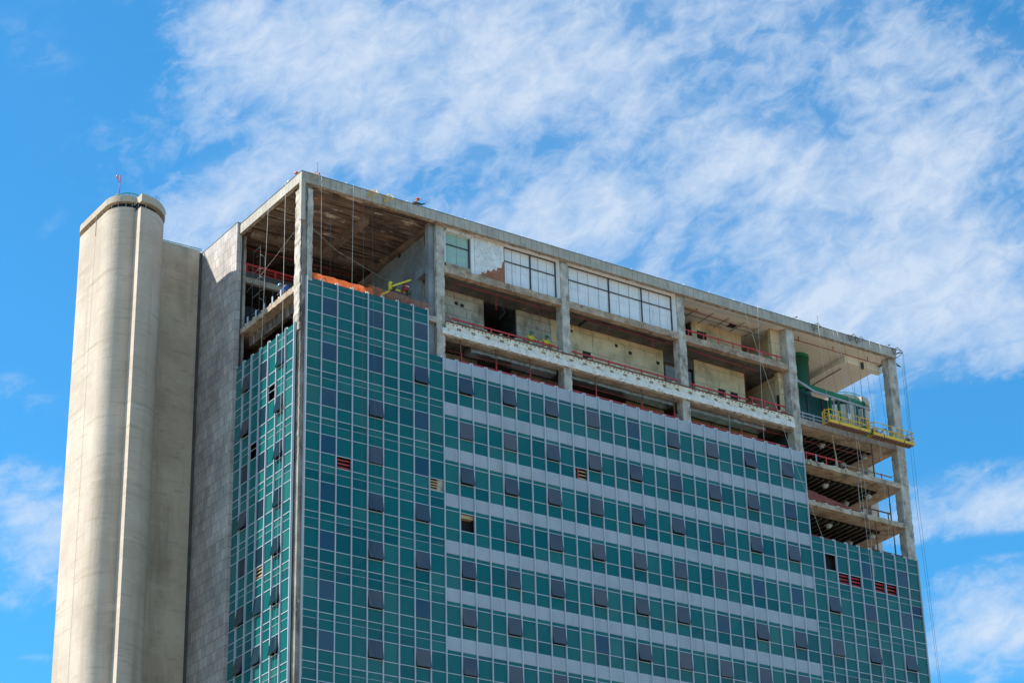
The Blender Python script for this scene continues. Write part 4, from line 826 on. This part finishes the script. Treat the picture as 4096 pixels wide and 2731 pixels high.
# ------------------------------------------------------------------ ropes
RP = [([(-.75, 4.45, 9.5), (-.75, 5.02, -2.4)], 'rope_white', 'pale rope hanging from the lit left roof edge, farther from the corner column'),
 ([(-.78, 1.87, 9.5), (-.78, 1.95, -28)], 'rope_white', 'long pale rope hanging down the sunlit end wall'),
 ([(.86, -.45, 9.3), (.93, -.45, 1.2)], 'rope_white', 'first pale rope right of the corner column, ending at the glass head'),
 ([(1.64, -.45, 9.3), (1.65, -.45, 1.3)], 'rope_dark', 'dark rope between the two pale ropes right of the corner column'),
 ([(3.5, -.45, 9.5), (3.44, -.45, .9)], 'rope_white', 'bright pale rope in the middle of the open corner bay'),
 ([(4.37, -.45, 9.4), (4.29, -.45, -28)], 'rope_dark', 'dark rope below the yellow bracket pair, left one'),
 ([(5.04, -.45, 9.3), (5.7, -.45, -28)], 'rope_dark', 'dark rope below the yellow bracket pair, right one running over the glass'),
 ([(8.25, -.45, 9.4), (8.29, -.45, .9)], 'rope_dark', 'dark rope hanging just left of the worker on the roof edge'),
 ([(-.12, -.45, 1.1), (-.1, -.45, -28)], 'rope_white', 'pale rope running down beside the corner mullion of the front'),
 ([(41.05, -.45, 9.5), (40.67, -.45, -2.3)], 'rope_white', 'pale straight rope in the bay left of the plant bay'),
 ([(39.4, -.45, 9.3), (40.3, -.45, 6.8), (43.29, -.45, -2.5), (45.88, -.45, -9.3)], 'rope_white', 'slanting pale rope crossing from the red rails to the ribbed floors'),
 ([(47.33, -.6, 9.3), (47.62, -.6, 1.9)], 'rope_white', 'leftmost pale rope holding the left platform'),
 ([(47.88, -.6, 9.3), (48.65, -.6, 3.87), (48.99, -.6, -1.42)], 'rope_dark', 'leftmost dark rope in front of the green tank'),
 ([(48.83, -.6, 9.3), (50.28, -.6, 1.28), (50.54, -.6, -11.7), (51.02, -.6, -20.4)], 'rope_white', 'long pale rope passing the middle of the left platform and down the glass'),
 ([(49.33, -.6, 9.3), (50.76, -.6, -2.1), (50.94, -.6, -11.7)], 'rope_white', 'pale rope close to the right of the long pale one'),
 ([(49.83, -.6, 9.3), (50.95, -.6, .55)], 'rope_dark', 'short dark rope ending at the left platform'),
 ([(51.47, -.6, 9.3), (51.45, -.6, -.9)], 'rope_dark', 'straight dark rope at the gap between the two platforms'),
 ([(52.05, -.6, 9.3), (52.69, -.6, -1.7)], 'rope_dark', 'dark rope passing the left end of the right platform'),
 ([(52.86, -.6, 9.5), (52.89, -.6, 1.45), (52.88, -.6, -8.8)], 'rope_white', 'long vertical pale rope over the right platform and ribbed floors'),
 ([(53.43, -.6, 9.4), (53.81, -.6, 1.24)], 'rope_dark', 'dark rope left of the far right column'),
 ([(53.96, -.6, 9.4), (55.37, -.6, 2.0), (54.93, -.6, -9.4)], 'rope_white', 'pale rope slanting across the far right column'),
 ([(56.8, -.3, 9.3), (56.75, -.3, 1.6)], 'rope_dark', 'dark cable from the right roof corner to the platform motor'),
 ([(56.9, -.3, 9.3), (56.85, -.3, -4), (57.15, -.3, -20), (57.3, -.3, -28)], 'rope_dark', 'dark cable falling beside the right corner, inner of two'),
 ([(57.0, .1, 8.2), (56.95, .1, -4), (57.4, .1, -20), (57.6, .1, -28)], 'rope_dark', 'dark cable falling beside the right corner, outer of two')]
for pts, mt, lab in RP: tag(MB().tube(pts, .011 if mt == 'rope_dark' else .012, mt, 5).build('rope'), lab, 'rope', 'ropes and cables hanging from the roof')
for k, (x, y, lab) in enumerate(((56.3, 5.3, 'thin back rope nearest the eave clamp against the sky'), (56.3, 4.5, 'second thin back rope from the eave against the sky'), (56.3, 6.6, 'third thin back rope from the eave against the sky'), (55.6, .9, 'thin rope left of the far right column against the sky'))):
    tag(MB().tube([(x, y, 8.6), (x, y, -2)], .012, 'rope_dark', 5).build('rope'), lab, 'rope', 'ropes and cables hanging from the roof')
tag(MB().tube([(.4, 1.0, 6.2), (3.5, 2.0, 5.2), (8.0, 3.0, 4.6), (10.8, 3.0, 4.3)], .007, 'rope_white', 5).build('rope'), 'slack line strung across the open corner bay', 'rope')
tag(MB().tube([(.0, 9.0, 3.9), (-.2, 4.5, 4.6), (-.3, 1.3, 5.3)], .009, 'rope_white', 5).build('rope'), 'slanting hose-like line in front of the scaffold at the left end', 'rope')

# ------------------------------------------------------------------ scaffold in the corner bay
t = thing('scaffold_frame', 'narrow grey scaffold frame standing in the left end opening', 'scaffold', (.9, 8.0, .95))
ax_, ay, bx_, by = .9, 8.7, .9, 9.1+.1
b = MB()
for (x, y) in ((.5, 7.9), (.5, 9.0)): b.tube([(x, y, .95), (x, y, 7.6)], .018, 'steel_dark'); 
for (x, y) in ((1.6, 7.9), (1.6, 9.0)): b.tube([(x, y, .95), (x, y, 4.0)], .03, 'steel_dark')
b.build('standard', t)
b = MB()
for z in (7.4, 5.6, 3.6, 2.2): b.tube([(.5, 7.9, z), (.5, 9.0, z-.05)], .017, 'steel_grey')
for z in (6.7, 4.9, 3.1): b.tube([(.5, 7.9, z), (.75, 7.7, z-.2), (.75, 7.7, z-1.1), (.5, 7.9, z-1.2)], .018, 'steel_grey')
b.build('ledger', t)
# red barrier on the mezzanine
t = thing('mezzanine_rail', 'bright red barrier on the mezzanine at the back of the corner bay', 'guard rail', (4, 9.5, 5.45))
MB().bar((.15, 9.5, 6.55), (7.5, 9.5, 6.5), .05, .17, 'red_paint').build('top_rail', t); MB().bar((.15, 9.5, 5.95), (3, 9.5, 5.93), .05, .12, 'red_paint').build('lower_rail', t)
for x in (.2, 2.6, 5.2): MB().box(x-.07, x+.07, 9.44, 9.5, 5.46, 6.5, 'red_paint').build('post', t)

# ------------------------------------------------------------------ nets
def net(name, label, P, nu, nv, mt, wd, layers=1, kind=None):
    """P(u,v)->(x,y,z), grid of thin strands"""
    b = MB()
    for L_ in range(layers):
        def Q(i, j): 
            p = Vector(P(i/nu, j/nv)); return p+Vector((mnoise.noise((i*.31+L_*9, j*.4, 0))*.04, mnoise.noise((i*.2, j*.3, 5+L_))*.08+L_*.06, mnoise.noise((i*.6, j*.37, 9+L_))*.035))
        for i in range(nu+1):
            for j in range(nv): a, c = Q(i, j), Q(i, j+1); b.add([a-Vector((wd, 0, 0)), a+Vector((wd, 0, 0)), c+Vector((wd, 0, 0)), c-Vector((wd, 0, 0))], [(0, 1, 2, 3)], mt)
        for j in range(nv+1):
            for i in range(nu): a, c = Q(i, j), Q(i+1, j); b.add([a-Vector((0, 0, wd)), c-Vector((0, 0, wd)), c+Vector((0, 0, wd)), a+Vector((0, 0, wd))], [(0, 1, 2, 3)], mt)
    o = b.build(name); tag(o, label, 'net'); return o
net('safety_net', 'bunched bright orange safety net behind the glass head of the open corner bay', lambda u, v: (.5+5.2*u, .5+.03*math.sin(u*30), .98+1.0*v), 60, 11, 'orange_net', .0125, 2)
net('safety_net', 'thin see-through orange net in the right half of the open corner bay', lambda u, v: (5.4+5.3*u, .5, .98+(1.25-.2*u)*v), 55, 12, 'orange_net', .008, 1)
net('safety_net', 'sagging dark red-brown net on the middle ribbed floor', lambda u, v: (45.4+5.6*u, .5, -6.08+(1.0-.85*u)*v), 50, 9, 'brown_net', .028, 2)
net('safety_net', 'low dark red-brown net just above the green glass at the right end', lambda u, v: (45.4+6.5*u, .5, -9.3+(.42-.2*u)*v), 50, 4, 'brown_net', .03, 1)
net('safety_net', 'small red net beside the second column above the cream band', lambda u, v: (11.7+.6*u, .5, .85+(1.1-.7*u)*v), 8, 10, 'brown_net', .012, 1)

# ------------------------------------------------------------------ winch on stand
t = thing('roof_winch', 'yellow and red motor winch on a pipe stand inside the open corner bay', 'winch', (8.5, 2.0, .95))
b = MB(); b.bar((7.8, 1.2, 3.1), (9.6, 1.6, 4.25), .08, .12, 'winch_yellow'); b.bar((8.1, 1.7, 3.15), (9.2, 1.8, 3.15), .14, .14, 'winch_yellow'); b.bar((7.0, 1.5, 2.3), (7.75, 1.6, 2.85), .12, .14, 'yellow_paint'); b.box(7.75, 7.95, 1.5, 1.7, 3.0, 3.6, 'winch_yellow'); b.build('jib', t)
b = MB(); b.sphere((9.05, 1.6, 3.88), .17, 'pipe_red', 9, 6); b.tube([(8.95, 1.6, 3.35), (9.3, 1.6, 3.42)], .19, 'pipe_red', 9); b.tube([(9.3, 1.6, 3.75), (9.5, 1.6, 3.75)], .10, 'pipe_red', 8); b.sphere((8.85, 1.6, 3.05), .13, 'pipe_red', 8, 6); b.bar((8.9, 1.6, 3.0), (9.1, 1.6, 3.9), .12, .1, 'pipe_red'); b.box(9.1, 9.4, 1.5, 1.65, 3.52, 3.66, 'lamp_body'); b.build('motor', t)
b = MB(); b.tube([(9.3, 1.6, 3.1), (9.55, 1.6, 3.15)], .17, 'steel_dark', 10); b.build('drum', t); MB().tube([(7.95, 1.6, 3.2), (8.15, 1.6, 3.25)], .28, 'steel_dark', 12).build('drum', t)
b = MB(); q = [(7.9, 1.3), (9.2, 1.3), (9.2, 2.4), (7.9, 2.4)]
for i in range(4):
    x, y = q[i]; x2, y2 = q[(i+1) % 4]; b.tube([(x, y, .95), (x, y, 2.8)], .035, 'rust'); b.tube([(x, y, 2.8), (x2, y2, 2.8)], .035, 'steel_dark'); b.tube([(x, y, 2.1), (x2, y2, 2.1)], .025, 'rust'); b.tube([(x, y, 2.1), (x2, y2, 1.1)], .022, 'rust')
b.build('stand', t)

# ------------------------------------------------------------------ people
def skin(name, chains, rad, mt, parent, T_, root_i=0):
    """chains: list of lists of joint names"""
    idx = {}; vs = []; es = []
    for ch in chains:
        for a in ch:
            if a not in idx: idx[a] = len(vs); vs.append(T_(a))
        for a, c in zip(ch, ch[1:]): es.append((idx[a], idx[c]))
    me = bpy.data.meshes.new(name); me.from_pydata(vs, es, []); me.materials.append(MATS[mt])
    o = bpy.data.objects.new(name, me); COL.objects.link(o); o.parent = parent
    md = o.modifiers.new('skin', 'SKIN'); md.use_smooth_shade = True
    for k, i in idx.items(): r = rad(k); me.skin_vertices[0].data[i].radius = (r, r)
    me.skin_vertices[0].data[0].use_root = True
    sb = o.modifiers.new('sub', 'SUBSURF'); sb.levels = 1; sb.render_levels = 1
    return o
def person(label, J, top, legs, helmet, skin_m='skin', extra=None):
    """J: world joints: pelvis chest neck head shl ell wrl shr elr wrr hil knl anl tol hir knr anr tor; head direction in J['face']"""
    rootp = Vector(J['pelvis'])-Vector((0, 0, .9)); rootp.z = min(J['anl'][2], J['anr'][2], J['pelvis'][2])-.05
    t = thing('person', label, 'person', rootp)
    P = {k: Vector(v)-rootp for k, v in J.items() if k != 'face'}; face = Vector(J['face']).normalized()
    for sd in 'lr':
        wv_ = P['wr'+sd]; dr = (wv_-P['el'+sd]).normalized(); sdv = dr.cross(Vector((0, 0, 1)))
        if sdv.length < .1: sdv = Vector((1, 0, 0))
        sdv.normalize(); P['palm'+sd] = wv_+dr*.07
        for f in range(4): P['k%d%s' % (f, sd)] = wv_+dr*.10+sdv*(.03-.02*f); P['f%d%s' % (f, sd)] = wv_+dr*(.155-.008*abs(f-1))+sdv*(.033-.022*f)+Vector((0, 0, -.025))
        P['t1'+sd] = wv_+dr*.05+sdv*.045; P['t2'+sd] = wv_+dr*.10+sdv*.065
    P['nose'] = P['head']+face*.105
    ch = [['pelvis', 'chest', 'neck', 'head'], ['head', 'nose']]
    for sd in 'lr':
        ch += [['chest', 'sh'+sd, 'el'+sd, 'wr'+sd, 'palm'+sd], ['pelvis', 'hi'+sd, 'kn'+sd, 'an'+sd, 'to'+sd], ['palm'+sd, 't1'+sd, 't2'+sd]]
        ch += [['palm'+sd, 'k%d%s' % (f, sd), 'f%d%s' % (f, sd)] for f in range(4)]
    def rb(k):
        return {'pel': .13, 'che': .14, 'nec': .055, 'hea': .095, 'nos': .02}.get(k[:3], {'sh': .07, 'el': .045, 'wr': .03, 'pa': .032, 'hi': .1, 'kn': .065, 'an': .045, 'to': .035}.get(k[:2], .010))
    skin('body', ch, rb, skin_m, t, lambda a: P[a])
    skin('shirt', [['pelvis', 'chest', 'shl', 'ell', 'cul'], ['chest', 'shr', 'elr', 'cur']], lambda k: {'pel': .155, 'che': .185}.get(k[:3], {'sh': .095, 'el': .065, 'cu': .05}.get(k[:2])), top, t,
         lambda a: P[a] if a not in ('cul', 'cur') else P['el'+a[2]].lerp(P['wr'+a[2]], .85))
    skin('trousers', [['pelvis', 'hil', 'knl', 'anl'], ['pelvis', 'hir', 'knr', 'anr']], lambda k: {'pel': .15, 'hil': .12, 'hir': .12}.get(k, .08 if k[:2] == 'kn' else .07), legs, t, lambda a: P[a])
    for sd in 'lr': skin('boot', [['an'+sd, 'to'+sd]], lambda k: .062 if k[:2] == 'an' else .05, 'boot', t, lambda a: P[a])
    hb = MB(); c = P['head']; q = face.to_track_quat('X', 'Z'); upv = Vector((0, 0, 1)); upv = (upv-face*upv.dot(face)*.8).normalized()
    hb.sphere((0, 0, 0), .150, helmet, 14, 6, (1.1, .95, .95), math.pi/2); hb.prism(arc(.03, 0, .175, 0, 360, 14)[:-1], -.012, .006, helmet)
    mrot = Matrix.Rotation(0, 3, 'X'); xax = face; zax = upv; yax = zax.cross(xax).normalized(); zax = xax.cross(yax)
    MR = Matrix((xax, yax, zax)).transposed(); me = hb.mesh('helmet'); 
    for v in me.vertices: v.co = MR @ v.co + c+zax*.025
    o = bpy.data.objects.new('helmet', me); COL.objects.link(o); o.parent = t
    return t
def pose(pel, chest, head, face, shl, ell, wrl, shr, elr, wrr, knl, anl, knr, anr, hw=(.1, 0, 0)):
    pel = Vector(pel); hw = Vector(hw); chest = Vector(chest); head = Vector(head); neck = chest.lerp(head, .55); fd = Vector(face); fd.z = 0
    if fd.length < .1: fd = Vector((-1, 0, 0))
    fd = fd.normalized()*.17
    return dict(pelvis=pel, chest=chest, neck=neck, head=head, face=face, shl=shl, ell=ell, wrl=wrl, shr=shr, elr=elr, wrr=wrr, hil=pel+hw, hir=pel-hw, knl=knl, anl=anl, tol=Vector(anl)+fd+Vector((0, 0, -.04)), knr=knr, anr=anr, tor=Vector(anr)+fd+Vector((0, 0, -.04)))
RZ = 9.45
def leaner(y, z, x=-.15):   # kneeling on the roof, leaning over the left edge
    return pose((x+1.0, y-.1, RZ+.45), (x+.55, y-.05, z-.02), (x+.02, y, z-.03), (-1, -.1, -.5), (x+.5, y+.2, z-.02), (x+.25, y+.32, z-.32), (x-.12, y+.22, z-.5), (x+.5, y-.22, z-.04), (x+.2, y-.3, z-.3), (x-.15, y-.18, z-.5),
                (x+.8, y+.1, RZ+.08), (x+1.25, y+.1, RZ+.08), (x+.8, y-.3, RZ+.08), (x+1.25, y-.3, RZ+.08), (0, .1, 0))
person('worker in orange helmet and navy jacket leaning over the lit roof edge near the corner', leaner(1.45, 10.22), 'cloth_navy', 'cloth_navy', 'helmet_orange', 'skin_light')
person('worker in pale helmet leaning over the lit roof edge, farther from the corner', leaner(2.55, 10.03), 'cloth_navy', 'cloth_navy', 'helmet_white', 'skin_light')
person('worker in orange helmet and dark green jacket reaching out from the front roof edge',
       pose((9.1, .45, RZ+.12), (9.12, .15, 9.82), (9.22, .0, 10.10), (.8, -.6, -.25), (8.95, .12, 9.84), (8.85, -.05, 9.62), (9.05, -.2, 9.52), (9.33, .1, 9.84), (9.62, .0, 9.80), (9.88, -.05, 9.96), (8.9, .1, RZ+.08), (8.9, .55, RZ+.08), (9.3, .1, RZ+.08), (9.3, .55, RZ+.08)), 'cloth_green', 'cloth_navy', 'helmet_orange', 'skin_light')
def railman(x, dx, y=.62):  # standing behind the rail, forearms on it
    f = .36
    return pose((x-.05, y+.22, f+.92), (x-.03, y+.1, f+1.38), (x+.05, y, f+1.68), (.5+dx, -.8, -.3), (x-.22, y+.12, f+1.42), (x-.2, y-.1, f+1.12), (x+.1, y-.28, f+1.02), (x+.17, y+.04, f+1.42), (x+.25, y-.12, f+1.13), (x+.42, y-.25, f+1.05),
                (x-.12, y+.2, f+.5), (x-.12, y+.25, f+.09), (x+.1, y+.2, f+.5), (x+.1, y+.25, f+.09))
person('yellow-shirted worker in green helmet and dark scarf, left one at the red rail', railman(19.5, 0), 'cloth_yellow', 'cloth_khaki', 'helmet_green')
person('yellow-shirted worker in green helmet, right one at the red rail', railman(20.9, .3), 'cloth_yellow', 'cloth_khaki', 'helmet_green')
fz = .96
person('worker in blue overalls and light blue helmet bending over at the left floor edge',
       pose((.9, 3.75, fz+.85), (.45, 3.7, fz+1.2), (.1, 4.0, fz+1.35), (-.8, .3, -.7), (.4, 3.95, fz+1.22), (.2, 4.0, fz+.9), (-.02, 4.0, fz+.62), (.35, 3.5, fz+1.2), (.15, 3.55, fz+.9), (-.05, 3.6, fz+.62), (.75, 3.95, fz+.45), (.85, 3.95, fz+.09), (.75, 3.55, fz+.45), (.85, 3.55, fz+.09), (0, .1, 0)), 'cloth_blue', 'cloth_blue', 'helmet_blue', 'skin')
person('worker in yellow clothes and blue helmet crouching beside the corner column',
       pose((1.2, 2.7, fz+.5), (.9, 2.55, fz+1.0), (.7, 2.45, fz+1.28), (-.8, -.4, -.3), (.9, 2.78, fz+1.05), (.6, 2.9, fz+.9), (.4, 2.7, fz+.7), (.9, 2.32, fz+1.05), (.6, 2.2, fz+.85), (.45, 2.35, fz+.65), (.8, 2.9, fz+.5), (1.0, 2.9, fz+.09), (.8, 2.4, fz+.5), (1.0, 2.4, fz+.09), (0, .1, 0)), 'cloth_yellow', 'cloth_yellow', 'helmet_blue', 'skin')
